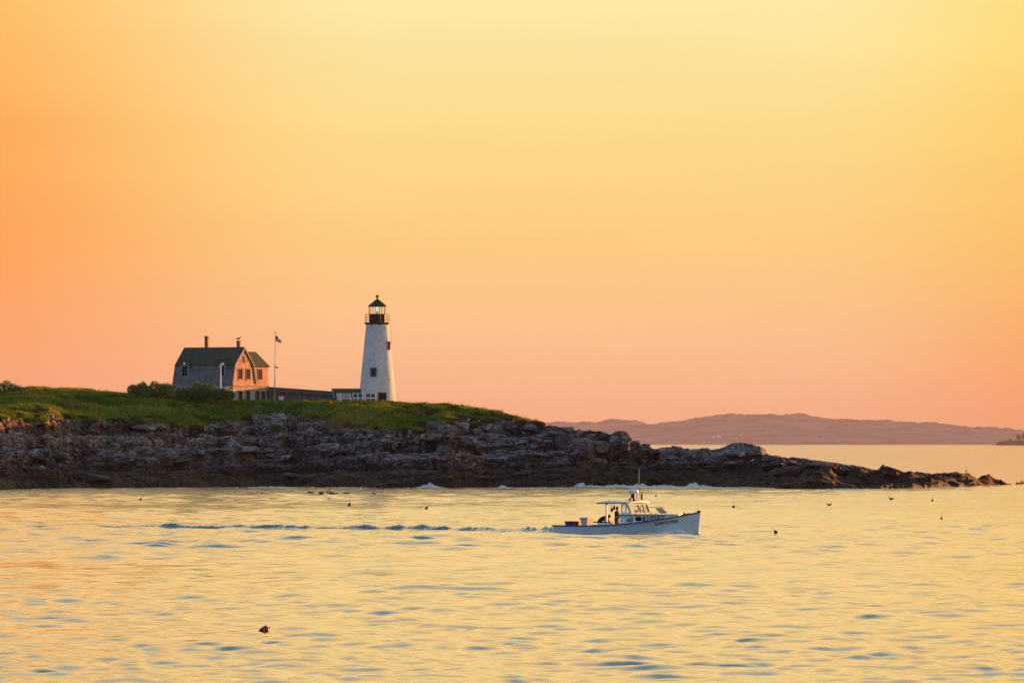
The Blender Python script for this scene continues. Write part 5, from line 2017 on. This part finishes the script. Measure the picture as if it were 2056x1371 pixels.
m_pane_sunset = NT('sunset_painted_pane')
m_pane_sunset.pbr((0.30, 0.16, 0.05), 0.15)  # orange sunset light in the port glass is painted into this base colour
m_pane_sunset = m_pane_sunset.m
boat = build_boat()
bpy.context.view_layer.update()
BM = boat.matrix_world.copy()


def boat_at(x, y, z):
    return BM @ Vector((x, y, z))


def crate(name, x, y, z, sx, sy, sz, mat, label, cat, rim=None, lid=None, handle=True):
    o = empty(name, boat_at(x, y, z), -BA)
    t = 0.03
    b = MB()
    tp = 0.04
    f = lambda s, k: s / 2 - (tp if k == 0 else 0)
    bot = [(-f(sx, 0), -f(sy, 0), 0), (f(sx, 0), -f(sy, 0), 0), (f(sx, 0), f(sy, 0), 0), (-f(sx, 0), f(sy, 0), 0)]
    top = [(-sx / 2, -sy / 2, sz), (sx / 2, -sy / 2, sz), (sx / 2, sy / 2, sz), (-sx / 2, sy / 2, sz)]
    it = [(x_ * (1 - 2 * t / sx), y_ * (1 - 2 * t / sy), z_) for x_, y_, z_ in top]
    ib = [(x_ * 0.9, y_ * 0.9, 0.04) for x_, y_, z_ in bot]
    b.add(bot + top + it + ib, [(3, 2, 1, 0)] + [(i, (i + 1) % 4, 4 + (i + 1) % 4, 4 + i) for i in range(4)] + [(4 + i, 4 + (i + 1) % 4, 8 + (i + 1) % 4, 8 + i) for i in range(4)]
          + [(8 + i, 8 + (i + 1) % 4, 12 + (i + 1) % 4, 12 + i) for i in range(4)] + [(12, 13, 14, 15)])
    b.build('body', mat, o)
    r = MB()
    for i in range(4):
        a, c = Vector(top[i]), Vector(top[(i + 1) % 4])
        r.bar(a * 1.02 + Vector((0, 0, -0.03)), c * 1.02 + Vector((0, 0, -0.03)), 0.04, 0.05)
    r.build('rim', rim or mat, o)
    if lid:
        MB().box(-sx / 2 - 0.02, sx / 2 + 0.02, -sy / 2 - 0.02, sy / 2 + 0.02, sz + 0.012, sz + 0.05).build('lid', lid, o)
    tag(o, label, cat)
    return o


crate('fish_bin', 0.92, -0.72, 0.42, 0.58, 0.6, 0.46, m_bin_blue, 'blue plastic bin on the stern platform, nearest the transom', 'bin')
crate('fish_bin', 1.31, -0.70, 0.42, 0.13, 0.60, 0.45, m_bin_orange, 'narrow orange box added as the sunlit end of the blue bin, beside the dark tub', 'sunlit bin end')  # added thin box: its orange stands for sunlight on the bin's end face
crate('fish_bin', 1.52, -0.72, 0.42, 0.26, 0.6, 0.46, m_black, 'dark tub standing beside the grey stacked crates', 'tub')
MB_pl = MB().box(-0.62, 0.50, -0.5, 0.5, -0.03, 0.0).box(-0.55, -0.45, -0.45, 0.45, -0.305, -0.03).box(0.33, 0.43, -0.45, 0.45, -0.305, -0.03).build('bin_platform', m_boat_deck)
MB_pl.location = boat_at(1.22, -0.70, 0.415)
MB_pl.rotation_euler = (0, 0, -BA)
tag(MB_pl, 'low grey platform on the stern deck carrying the coloured bins', 'platform')
for k, (s, lab) in enumerate(((0.50, 'grey crate at the bottom of the stack on the stern deck'), (0.50, 'grey crate second from the bottom of the deck stack'), (0.46, 'narrow grey crate just under the top one of the stack'), (0.54, 'wide grey lidded crate on top of the stack on the stern deck'))):
    crate('stacked_crate', 2.06, -0.72, 0.115 + 0.255 * k, s, s * 1.38, 0.245 if k < 3 else 0.20, m_bin_grey, lab, 'crate', lid=m_bin_grey if k == 3 else None)


# ------------------------------------------------------------------ the two people aboard
def person(name, joints, edges, zones, mats, label, faces_dir):
    """one skinned body: joints name -> (x, y, z, radius) in boat space"""
    names = list(joints)
    idx = {n: i for i, n in enumerate(names)}
    me = bpy.data.meshes.new(name)
    me.from_pydata([joints[n][:3] for n in names], [(idx[a], idx[b]) for a, b in edges], [])
    ob = bpy.data.objects.new(name, me)
    COL.objects.link(ob)
    md = ob.modifiers.new('skin', 'SKIN')
    md.use_smooth_shade = True
    for i, n in enumerate(names):
        r = joints[n][3]
        me.skin_vertices[0].data[i].radius = (r, r) if not isinstance(r, tuple) else r
        me.skin_vertices[0].data[i].use_root = (n == 'pelvis')
    sb = ob.modifiers.new('sub', 'SUBSURF')
    sb.levels = 2
    sb.render_levels = 2
    bpy.context.view_layer.update()
    ev = bpy.data.meshes.new_from_object(ob.evaluated_get(bpy.context.evaluated_depsgraph_get()))
    bpy.data.objects.remove(ob)
    P = np.array([joints[n][:3] for n in names])
    for mt in mats:
        ev.materials.append(mt)
    for p in ev.polygons:
        c = np.array(p.center)
        best, bz = 9, 0
        for a, b in edges:
            A, B = P[idx[a]], P[idx[b]]
            t = np.clip(np.dot(c - A, B - A) / max(1e-9, np.dot(B - A, B - A)), 0, 1)
            dd = np.linalg.norm(A + t * (B - A) - c)
            if dd < best:
                best, bz = dd, zones.get(b, 0)
        p.material_index = bz
        p.use_smooth = True
    o = bpy.data.objects.new(name, ev)
    COL.objects.link(o)
    o.matrix_world = BM
    tag(o, label, 'person')
    # hair cap and facial features on the head
    h = Vector(joints['head'][:3])
    up = (h - Vector(joints['neck'][:3])).normalized()
    fwd = Vector(faces_dir)
    fwd = (fwd - up * fwd.dot(up)).normalized()
    sd = up.cross(fwd)
    M = Matrix((sd, fwd, up)).transposed().to_4x4()
    M.translation = h
    hair = MB()
    vs, fs = [], []
    for i in range(7):
        ph = i / 6 * 1.75
        for k in range(14):
            a = 2 * math.pi * k / 14
            rr = 0.108 * math.sin(ph)
            back = -0.022
            vs.append(M @ Vector((rr * math.cos(a) * 0.92, rr * math.sin(a) * 1.08 + back - (0.03 if ph > 1.3 and math.sin(a) > 0 else 0), 0.03 + 0.105 * math.cos(ph))))
    for i in range(6):
        for k in range(14):
            fs.append((i * 14 + k, i * 14 + (k + 1) % 14, (i + 1) * 14 + (k + 1) % 14, (i + 1) * 14 + k))
    hair.add(vs, fs)
    hair.build('hair', m_hair, o, smooth=True)
    nose = MB().add([M @ Vector(p) for p in ((-0.014, 0.085, -0.02), (0.014, 0.085, -0.02), (0, 0.122, -0.018), (0, 0.088, 0.022))], [(0, 1, 2), (0, 2, 3), (1, 3, 2), (0, 3, 1)])
    nose.build('nose', m_skin, o)
    for s in (-1, 1):
        MB().lathe([(0.004, -0.022), (0.016, -0.01), (0.016, 0.012), (0.004, 0.022)], 8, c=M @ Vector((s * 0.088, 0.0, -0.005))).build('ear', m_skin, o)
        MB().lathe([(0.002, -0.007), (0.009, 0), (0.002, 0.007)], 6, c=M @ Vector((s * 0.034, 0.092, 0.012))).build('eye', m_black, o)
    MB().bar(M @ Vector((-0.022, 0.092, -0.045)), M @ Vector((0.022, 0.092, -0.045)), 0.006).build('mouth', m_lips, o)
    return o


m_skin = worn('skin', (0.36, 0.19, 0.12), (0.42, 0.23, 0.15), 6, 0.6)
m_lips = worn('lips', (0.25, 0.09, 0.07), (0.28, 0.10, 0.08), 6, 0.6)
m_hair = worn('dark_hair', (0.012, 0.009, 0.007), (0.025, 0.018, 0.012), 9, 0.8)
m_shirt = worn('slate_shirt', (0.028, 0.030, 0.05), (0.045, 0.045, 0.07), 5, 0.9)
m_trousers = worn('dark_oilskin', (0.012, 0.014, 0.022), (0.022, 0.024, 0.034), 5, 0.7)
m_jacket = worn('black_jacket', (0.010, 0.010, 0.012), (0.020, 0.018, 0.020), 5, 0.85)
m_boots = worn('rubber_boots', (0.016, 0.014, 0.012), (0.03, 0.025, 0.02), 5, 0.6)


def add_hand(J, E, Zn, tag_, wrist, palm_dir, side_dir, curl):
    """palm plus five bent fingers, thumb leaving the side of the palm"""
    pd, sd, cd = Vector(palm_dir).normalized(), Vector(side_dir).normalized(), Vector(curl).normalized()
    w = Vector(J[wrist][:3])
    pm = w + pd * 0.055
    J[tag_ + 'palm'] = (*pm, 0.028)
    E.append((wrist, tag_ + 'palm'))
    Zn[tag_ + 'palm'] = 1
    for k, (off, ln) in enumerate(((0.030, 0.070), (0.010, 0.078), (-0.010, 0.073), (-0.028, 0.058))):
        a = pm + pd * 0.030 + sd * off
        b = a + pd * ln * 0.55 + cd * ln * 0.18
        c = b + pd * ln * 0.12 + cd * ln * 0.45
        for q, (nm, p, r) in enumerate((('a', a, 0.0095), ('b', b, 0.0088), ('c', c, 0.0075))):
            J[f'{tag_}f{k}{nm}'] = (*p, r)
            Zn[f'{tag_}f{k}{nm}'] = 1
        E += [(tag_ + 'palm', f'{tag_}f{k}a'), (f'{tag_}f{k}a', f'{tag_}f{k}b'), (f'{tag_}f{k}b', f'{tag_}f{k}c')]
    a = pm - pd * 0.01 + sd * 0.034
    b = a + sd * 0.026 + pd * 0.028 + cd * 0.012
    c = b + pd * 0.024 + cd * 0.018
    for nm, p, r in (('a', a, 0.011), ('b', b, 0.010), ('c', c, 0.008)):
        J[tag_ + 't' + nm] = (*p, r)
        Zn[tag_ + 't' + nm] = 1
    E += [(tag_ + 'palm', tag_ + 'ta'), (tag_ + 'ta', tag_ + 'tb'), (tag_ + 'tb', tag_ + 'tc')]


# steersman: upright behind the wheelhouse, facing the bow, one hand forward to the bulkhead
bx, by = 4.20, -0.62
J = {'pelvis': (bx, by, 1.00, 0.15), 'belly': (bx + .01, by, 1.14, 0.15), 'chest': (bx + .02, by, 1.32, 0.165), 'shoulders': (bx + .01, by, 1.46, 0.105), 'neck': (bx + .02, by, 1.545, 0.058), 'chin': (bx + .045, by, 1.60, 0.072), 'head': (bx + .04, by, 1.675, 0.094), 'crown': (bx + .03, by, 1.745, 0.062),
     'shl_n': (bx + .01, by - .18, 1.45, 0.072), 'elb_n': (bx + .08, by - .25, 1.19, 0.050), 'wri_n': (bx + .32, by - .16, 1.13, 0.032),
     'shl_f': (bx + .01, by + .18, 1.45, 0.072), 'elb_f': (bx + .06, by + .26, 1.18, 0.050), 'wri_f': (bx + .31, by + .20, 1.12, 0.032),
     'hip_n': (bx, by - .10, 0.93, 0.105), 'kne_n': (bx + .03, by - .11, 0.58, 0.068), 'ank_n': (bx - .01, by - .12, 0.20, 0.048), 'toe_n': (bx + .17, by - .13, 0.155, 0.042),
     'hip_f': (bx, by + .10, 0.93, 0.105), 'kne_f': (bx + .05, by + .11, 0.58, 0.068), 'ank_f': (bx + .03, by + .12, 0.20, 0.048), 'toe_f': (bx + .21, by + .13, 0.155, 0.042)}
E = [('pelvis', 'belly'), ('belly', 'chest'), ('chest', 'shoulders'), ('shoulders', 'neck'), ('neck', 'chin'), ('chin', 'head'), ('head', 'crown'),
     ('shoulders', 'shl_n'), ('shl_n', 'elb_n'), ('elb_n', 'wri_n'), ('shoulders', 'shl_f'), ('shl_f', 'elb_f'), ('elb_f', 'wri_f'),
     ('pelvis', 'hip_n'), ('hip_n', 'kne_n'), ('kne_n', 'ank_n'), ('ank_n', 'toe_n'), ('pelvis', 'hip_f'), ('hip_f', 'kne_f'), ('kne_f', 'ank_f'), ('ank_f', 'toe_f')]
Zn = {'neck': 1, 'chin': 1, 'head': 1, 'crown': 1, 'wri_n': 1, 'wri_f': 1, 'hip_n': 2, 'kne_n': 2, 'ank_n': 2, 'hip_f': 2, 'kne_f': 2, 'ank_f': 2, 'toe_n': 3, 'toe_f': 3}
add_hand(J, E, Zn, 'n', 'wri_n', (1, 0.1, -0.05), (0, 0.35, 1), (0.1, 1, 0))
add_hand(J, E, Zn, 'f', 'wri_f', (1, -0.1, -0.05), (0, -0.35, 1), (0.1, -1, 0))
person('person', J, E, Zn, [m_shirt, m_skin, m_trousers, m_boots], 'person in a slate shirt standing upright behind the wheelhouse, facing the bow', (1, 0, 0))

# deckhand: bent double over the bench, arms down to the work
bx, by = 3.06, -0.78
J = {'pelvis': (bx, by, 0.92, 0.155), 'belly': (bx + .12, by, 1.02, 0.150), 'chest': (bx + .32, by, 1.10, 0.165), 'shoulders': (bx + .46, by, 1.135, 0.115), 'neck': (bx + .55, by, 1.15, 0.060), 'chin': (bx + .63, by, 1.12, 0.072), 'head': (bx + .66, by, 1.18, 0.094), 'crown': (bx + .67, by, 1.25, 0.062),
     'shl_n': (bx + .45, by - .18, 1.10, 0.075), 'elb_n': (bx + .50, by - .26, 0.90, 0.052), 'wri_n': (bx + .70, by - .25, 0.885, 0.034),
     'shl_f': (bx + .45, by + .18, 1.10, 0.075), 'elb_f': (bx + .48, by + .22, 0.88, 0.052), 'wri_f': (bx + .68, by + .02, 0.925, 0.034),
     'hip_n': (bx - .02, by - .10, 0.86, 0.11), 'kne_n': (bx + .08, by - .11, 0.52, 0.070), 'ank_n': (bx - .04, by - .12, 0.20, 0.050), 'toe_n': (bx + .14, by - .13, 0.155, 0.042),
     'hip_f': (bx - .02, by + .10, 0.86, 0.11), 'kne_f': (bx + .10, by + .11, 0.52, 0.070), 'ank_f': (bx + .0, by + .12, 0.20, 0.050), 'toe_f': (bx + .18, by + .13, 0.155, 0.042)}
E = [e for e in E if 'palm' not in e[0] + e[1] and e[0][:2] not in ('nf', 'ff', 'nt', 'ft')]
Zn = {k: v for k, v in Zn.items() if k in J}
add_hand(J, E, Zn, 'n', 'wri_n', (1, 0.2, -0.05), (0, 1, 0.2), (0.2, 0, -1))
add_hand(J, E, Zn, 'f', 'wri_f', (1, -0.2, -0.05), (0, -1, 0.2), (0.2, 0, -1))
person('person', J, E, Zn, [m_jacket, m_skin, m_trousers, m_boots], 'person in a black jacket bent over the bench on the stern deck', (1, 0, -0.4))


# ------------------------------------------------------------------ floats, buoys, birds
def float_mesh(prof, mats, name, bands):
    m = MB()
    k0 = 0
    n = 14
    for i in range(len(prof) - 1):
        m.lathe([prof[i], prof[i + 1]], n, cap=False, mi=bands[i])
    return m


p = boat_at(5.48, 0.28, 2.22)
hf = tag(empty('hung_float', p), 'long red float hung against the short antenna on the wheelhouse roof', 'float')
MB().lathe([(0.03, 0.0), (0.07, 0.04), (0.08, 0.12), (0.08, 0.30), (0.06, 0.38), (0.02, 0.41)], 12).build('body', m_red, hf, smooth=True)
MB().tube([(0, 0, 0.40), (0, 0, 0.52)], 0.014, 5).build('spindle', m_rope, hf)


def buoy(px, py, kind, label, scale=1.0, yaw=0.0):
    q = on_water(px, py)
    root = tag(empty('lobster_buoy', (q.x, q.y, sea_z(q.x, q.y) + 0.03), yaw), label, 'buoy', 'lobster buoys afloat')
    s = scale * 0.82
    tilt = {'upright': 0.05, 'tilted': 0.75, 'lying': 1.35}[kind]
    M = Matrix.Rotation(tilt, 4, 'Y')
    body = MB().lathe([(0.03 * s, -0.22 * s), (0.11 * s, -0.16 * s), (0.15 * s, -0.02 * s), (0.15 * s, 0.10 * s), (0.10 * s, 0.20 * s), (0.03 * s, 0.23 * s)], 12)
    body.v = [tuple(M @ Vector(v)) for v in body.v]
    body.build('body', m_black if kind != 'lying' else m_red, root, smooth=True)
    hs = 0.62 * s if kind != 'lying' else 0.3 * s
    MB().tube([M @ Vector((0, 0, 0.2 * s)), M @ Vector((0, 0, 0.2 * s + hs))], 0.016 * s, 5).build('spindle', m_rope, root)
    return root


buoy(282, 1005, 'tilted', 'dark tilted buoy near the shore off the broken rocks below the shrubs', 0.9, 0.3)
buoy(526, 993, 'upright', 'slim dark stick buoy near the ducks', 0.7)
buoy(702, 1016, 'upright', 'round dark buoy seaward of the swimming ducks', 1.2)
buoy(856, 1024, 'tilted', 'small dark buoy with a leaning stick between ducks and boat', 0.95)
buoy(1317, 1001, 'upright', 'dark buoy close behind the boat wheelhouse roof', 0.9)
buoy(1473, 1020, 'upright', 'dark upright buoy off the bow of the boat towards the point', 0.95)
buoy(1872, 1008, 'upright', 'dark upright buoy close in to the weed-covered point', 0.8)
buoy(1890, 1045, 'upright', 'dark buoy with a tall stick in open water off the point', 0.75)
buoy(1558, 1073, 'tilted', 'dark buoy leaning over with its stick, ahead of the boat bow', 0.8, 3.14)
for px, py, lab in ((1781.6, 914, 'first speck of a buoy on the pale water under the hill'), (1809.6, 914.4, 'second speck of a buoy on the pale water under the hill'),
                    (1942.5, 913.4, 'lone buoy speck on the pale water towards the headland'), (1894.6, 952, 'buoy just behind the low weedy point'), (1939.9, 946.4, 'buoy behind the point, farther out than its neighbour')):
    buoy(px, py, 'upright', lab, 1.5)

# the red and navy buoy floating on its side, and the striped one
q = on_water(530, 1273)
rb = tag(empty('lobster_buoy', (q.x, q.y, 0.02), 0.15), 'red and navy buoy with a white band floating on its side', 'buoy', 'lobster buoys afloat')
M = Matrix.Rotation(math.radians(68), 4, 'Y')
navy = worn('navy_paint', (0.006, 0.010, 0.03), (0.012, 0.016, 0.045), 6, 0.45)


def part_lathe(name, prof, mat, root, M=M):
    m = MB().lathe(prof, 18)
    m.v = [tuple(M @ Vector(v)) for v in m.v]
    return m.build(name, mat, root, smooth=True)


part_lathe('nose_cone', [(0.010, -0.17), (0.045, -0.135), (0.082, -0.06), (0.094, -0.0)], navy, rb)
part_lathe('band', [(0.095, 0.0), (0.096, 0.008)], m_boat_white, rb)
part_lathe('body', [(0.097, 0.0085), (0.104, 0.06), (0.098, 0.11), (0.05, 0.135)], m_red, rb)
part_lathe('spindle', [(0.02, 0.13), (0.018, 0.19)], m_rope, rb)
rb.location.z = sea_z(q.x, q.y) + 0.02
rb.scale = (1.1, 1.1, 1.1)
q = on_water(335, 1099)
sb_ = tag(empty('lobster_buoy', (q.x, q.y, sea_z(q.x, q.y) + 0.02), 0.1), 'red, white and dark striped buoy lying flat inside the boat wake', 'buoy', 'lobster buoys afloat')
M2 = Matrix.Rotation(math.radians(86), 4, 'Y')
part_lathe('nose_cone', [(0.02, -0.2), (0.07, -0.16), (0.09, -0.05)], m_black, sb_, M2)
part_lathe('band', [(0.092, -0.05), (0.092, 0.03)], m_boat_white, sb_, M2)
part_lathe('body', [(0.093, 0.03), (0.09, 0.12), (0.05, 0.17)], m_red, sb_, M2)
part_lathe('spindle', [(0.018, 0.16), (0.014, 0.42)], m_rope, sb_, M2)

m_feather_dark = worn('dark_plumage', (0.012, 0.010, 0.009), (0.03, 0.025, 0.02), 9, 0.8)
m_feather_white = worn('white_plumage', (0.60, 0.60, 0.60), (0.70, 0.70, 0.69), 9, 0.8)
m_feather_grey = worn('grey_plumage', (0.13, 0.13, 0.14), (0.20, 0.20, 0.21), 9, 0.8)
m_beak = worn('beak', (0.45, 0.26, 0.05), (0.5, 0.3, 0.06), 9, 0.6)


def bird_body(path):
    """body, neck and head as one lofted surface; path: (x, z, half width, half height)"""
    m = MB()
    n = 10
    for x, z, w, h in path:
        for k in range(n):
            a = 2 * math.pi * k / n
            m.v.append((x, w * math.cos(a), z + h * math.sin(a)))
    for i in range(len(path) - 1):
        for k in range(n):
            m.f.append((i * n + k, i * n + (k + 1) % n, (i + 1) * n + (k + 1) % n, (i + 1) * n + k))
            m.m.append(0)
    m.f += [tuple(range(n)), tuple((len(path) - 1) * n + k for k in range(n))]
    m.m += [0, 0]
    return m


def make_duck(q, yaw, s, label):
    root = tag(empty('sea_duck', (q.x, q.y, sea_z(q.x, q.y)), yaw), label, 'duck', 'ducks swimming off the island')
    b = bird_body([(-0.34 * s, .15 * s, .01 * s, .01 * s), (-0.25 * s, .10 * s, .07 * s, .05 * s), (-.1 * s, .08 * s, .13 * s, .10 * s), (.1 * s, .08 * s, .13 * s, .11 * s), (.2 * s, .14 * s, .07 * s, .09 * s),
                   (.22 * s, .24 * s, .045 * s, .05 * s), (.25 * s, .31 * s, .05 * s, .05 * s), (.31 * s, .31 * s, .035 * s, .035 * s), (.34 * s, .30 * s, .012 * s, .012 * s)])
    b.build('body', m_feather_dark, root, smooth=True)
    MB().add([(.33 * s, -.02 * s, .31 * s), (.33 * s, .02 * s, .31 * s), (.42 * s, 0, .29 * s), (.33 * s, 0, .28 * s)], [(0, 1, 2), (0, 2, 3), (1, 3, 2), (0, 3, 1)]).build('bill', m_beak, root)
    for sd in (-1, 1):
        w = bird_body([(-.28 * s, .14 * s, .008, .01), (-.1 * s, .12 * s, .02 * s, .07 * s), (.1 * s, .11 * s, .02 * s, .06 * s), (.16 * s, .10 * s, .006, .02)])
        w.v = [(x, y + sd * .125 * s, z) for x, y, z in w.v]
        w.build('wing', m_feather_dark, root, smooth=True)
    return root


gd = random.Random(9)
for px, py in ((621.6, 991.4), (627, 991.7), (643.8, 991.6), (643.8, 994.2), (647.5, 992), (658.7, 990.6), (664, 993.3), (666.4, 991.4), (668.6, 994.6), (676.3, 993), (693, 992.5), (699.7, 994), (751.5, 993.6)):
    make_duck(on_water(px, py), gd.choice((0.2, -0.2, 3.0, 2.8, 0.1)), 0.72 + 0.2 * gd.random(),
              'dark duck swimming alone, apart from the flock' if px > 740 else 'dark duck swimming in the loose flock below the rocky shore')
make_duck(on_water(1665, 1015), 0.3, 0.8, 'larger dark duck on open water off the bow of the boat')
make_duck(on_water(1789, 1006), 2.9, 0.95, 'dark duck low on the water near the weedy point')


def make_gull(p, yaw, label, s=1.0, dark=False):
    root = tag(empty('gull', p, yaw), label, 'gull', 'gulls resting on the island')
    wh = m_feather_white if not dark else m_feather_dark
    b = bird_body([(-0.30 * s, .20 * s, .01 * s, .01 * s), (-.2 * s, .22 * s, .06 * s, .045 * s), (-.05 * s, .24 * s, .10 * s, .09 * s), (.1 * s, .27 * s, .10 * s, .10 * s), (.18 * s, .34 * s, .055 * s, .07 * s),
                   (.2 * s, .41 * s, .05 * s, .055 * s), (.25 * s, .44 * s, .05 * s, .05 * s), (.30 * s, .43 * s, .03 * s, .03 * s), (.32 * s, .425 * s, .01 * s, .01 * s)])
    b.build('body', wh, root, smooth=True)
    for sd in (-1, 1):
        w = bird_body([(-.42 * s, .21 * s, .006, .008), (-.2 * s, .25 * s, .02 * s, .05 * s), (.02 * s, .27 * s, .022 * s, .075 * s), (.12 * s, .28 * s, .008, .03)])
        w.v = [(x, y + sd * .095 * s, z) for x, y, z in w.v]
        w.build('wing', m_feather_grey if not dark else m_feather_dark, root, smooth=True)
        MB().tube([(-.01 * s, sd * .035 * s, -.02), (0, sd * .035 * s, .17 * s)], .018 * s, 5).build('leg', m_beak, root)
    MB().add([(.31 * s, -.012 * s, .43 * s), (.31 * s, .012 * s, .43 * s), (.39 * s, 0, .41 * s), (.31 * s, 0, .41 * s)], [(0, 1, 2), (0, 2, 3), (1, 3, 2), (0, 3, 1)]).build('bill', m_beak, root)
    return root


make_gull(chim_top, 0.1, 'gull perched on the shorter chimney of the house', 1.25, dark=True)
for px, py, yaw, s, lab in ((855, 811.5, 0.1, 1.1, 'gull sitting on the grassy skyline beyond the lighthouse'), (940, 848, 0.4, 1.0, 'gull standing above the boulders beside the low weeds'),
                            (1019, 844, 2.6, 1.0, 'white gull near the grey boulder on the upper slope'), (1030, 850, 0.2, 0.9, 'white gull just below the grey slope boulder'),
                            (1078, 869, 0.6, 1.1, 'gull on the pale ledge below the last grass'), (1053, 875, 2.4, 1.0, 'gull facing away on the flat ledge below its neighbour'),
                            (396, 887, 0.3, 1.1, 'white gull alone on the dark ledge under the hedge side of the island'), (81.5, 943, 0.1, 1.0, 'white gull of the pair on the low wet ledge, tail to its mate'),
                            (88.5, 943, 2.9, 1.0, 'white gull of the pair on the low wet ledge, bill to its mate'), (1510, 929, 0.5, 1.0, 'gull on the shelf in front of the big flat-topped rock'),
                            (1574, 938, 2.7, 1.1, 'gull on the rocks sloping down towards the point'), (949, 938, 0.3, 1.0, 'gull on the brown lower ledges above the seaweed')):
    g0, _, _ = ground_at(px, py)
    make_gull(g0 + Vector((0, 0, 0.03)), yaw, lab, s)


# ------------------------------------------------------------------ surf along the shore and foam round the hull
def foam_material():
    t = NT('sea_foam')
    t.pbr((0.72, 0.75, 0.78), 0.7, None, Specular_IOR_Level=0.2)
    return t.m


m_foam = foam_material()
OCT_V = np.array([(1, 0, 0), (-1, 0, 0), (0, 1, 0), (0, -1, 0), (0, 0, 1), (0, 0, -1)], float)
OCT_F = np.array([(0, 2, 4), (2, 1, 4), (1, 3, 4), (3, 0, 4), (2, 0, 5), (1, 2, 5), (3, 1, 5), (0, 3, 5)])


def droplets(pts, sizes, seed):
    g = np.random.default_rng(seed)
    n = len(pts)
    R = np.linalg.qr(g.normal(size=(n, 3, 3)))[0]
    v = np.einsum('nij,kj->nki', R, OCT_V) * sizes[:, None, None] * g.uniform(0.6, 1.3, (n, 6, 1)) + pts[:, None, :]
    f = (np.arange(n)[:, None, None] * 6 + OCT_F[None]).reshape(-1, 3)
    return v.reshape(-1, 3), f


def build_surf():
    g = np.random.default_rng(23)
    pts, sz = [], []
    bursts = [(862, 980, 26, 11, 420), (1010, 980.5, 16, 6, 160), (1166, 979, 18, 12, 380), (1186, 979, 40, 5, 260), (1240, 979, 60, 6, 520), (1285, 979, 26, 9, 420), (1330, 979, 46, 6, 380), (1392, 979.5, 22, 12, 520), (1412, 980, 34, 6, 300),
              (1350, 980, 120, 3, 500), (1490, 981, 70, 3, 200), (1700, 983.5, 60, 2.5, 160), (1900, 980.5, 50, 2.5, 140), (545, 979.5, 50, 2.5, 160), (700, 980, 60, 1.6, 90), (1090, 981, 80, 2.0, 180)]
    for px, py, hw, hp, n in bursts:
        d = CAMH * F / (py - HY)
        q = np.array(on_water(px, py))
        x = g.normal(0, 0.42, n) * hw / F * d
        env = np.exp(-(x / (hw / F * d * 0.55)) ** 2) * (0.55 + 0.45 * np.abs(np.sin(x * 3.1 + px)))
        z = g.random(n) ** 1.7 * env * hp / F * d * 1.2
        y = g.normal(0, 0.35, n) - 0.3
        pts.append(np.stack([q[0] + x, q[1] + y, z * 0.85 + 0.07], 1))
        sz.append(g.uniform(0.04, 0.12, n) * (1 - 0.5 * z / (z.max() + 1e-6)))
    v, f = droplets(np.concatenate(pts), np.concatenate(sz), 3)
    tag(link_mesh('surf', np_mesh('surf', v, tris=f, smooth=False), m_foam), 'white surf and spray breaking along the seaweed ledges', 'surf', kind='stuff')
    # foam by the hull: bow wave, along the side, churned stern
    pts, sz = [], []
    for X, spread, n, h, out in ((9.25, 0.35, 200, 0.18, 0.12), (8.7, 0.6, 900, 0.34, 0.22), (8.1, 0.8, 800, 0.26, 0.35), (6.6, 1.2, 90, 0.05, 0.4), (3.5, 1.6, 90, 0.04, 0.25), (1.1, 0.9, 140, 0.05, 0.2)):
        xs = X + g.normal(0, spread * 0.5, n)
        for k in range(n):
            xx = min(max(xs[k], 0), 9.6)
            o = beam_w(xx) + abs(g.normal(0, out)) * 0.8
            z = g.random() ** 1.6 * h * math.exp(-((xs[k] - X) / spread) ** 2)
            pts.append(boat_at(xx, -o, z + 0.01))
            sz.append(g.uniform(0.03, 0.075))
    for k in range(520):
        t = g.random() ** 1.6 * 9
        pts.append(boat_at(-0.15 - t, g.normal(0, 0.55 + 0.05 * t), 0.05 + abs(g.normal(0, 0.05)) * math.exp(-t / 5)))
        sz.append(g.uniform(0.012, 0.04))
    v, f = droplets(np.array(pts), np.array(sz), 4)
    tag(link_mesh('hull_foam', np_mesh('hull_foam', v, tris=f, smooth=False), m_foam), 'white bow wave and churned foam around the lobster boat', 'foam', kind='stuff')


build_surf()


# ------------------------------------------------------------------ houses along the far shore
m_far_wall = worn('far_house_wall', (0.60, 0.56, 0.52), (0.72, 0.68, 0.64), 0.3, 0.9)
gh = random.Random(4)
for px, py, w in ((1432, 876, 16), (1441, 873.5, 20), (1447, 875, 15), (1478, 878, 14), (1530, 880, 13), (1640, 879, 15), (1646, 880.5, 18), (1655, 878.5, 14), (1712, 882, 13), (1800, 883, 14)):
    p = at(px, py, 32650)
    w *= 0.75
    hr = tag(empty('shore_house', (p.x, p.y, p.z - w), gh.uniform(-0.3, 0.3)), 'tiny pale house on the far shore below the wooded hill', 'house', 'houses on the far shore')
    MB().box(-w / 2, w / 2, 0, w, 0, w * 1.45).build('wall', m_far_wall, hr)
    MB().slab([(-w * .55, -w * .1, w * 1.4), (w * .55, -w * .1, w * 1.4), (w * .55, w / 2, w * 1.8), (-w * .55, w / 2, w * 1.8)], 0.4).slab([(-w * .55, w / 2, w * 1.8), (w * .55, w / 2, w * 1.8), (w * .55, w * 1.1, w * 1.4), (-w * .55, w * 1.1, w * 1.4)], 0.4).build('roof', m_slope_shingle, hr)
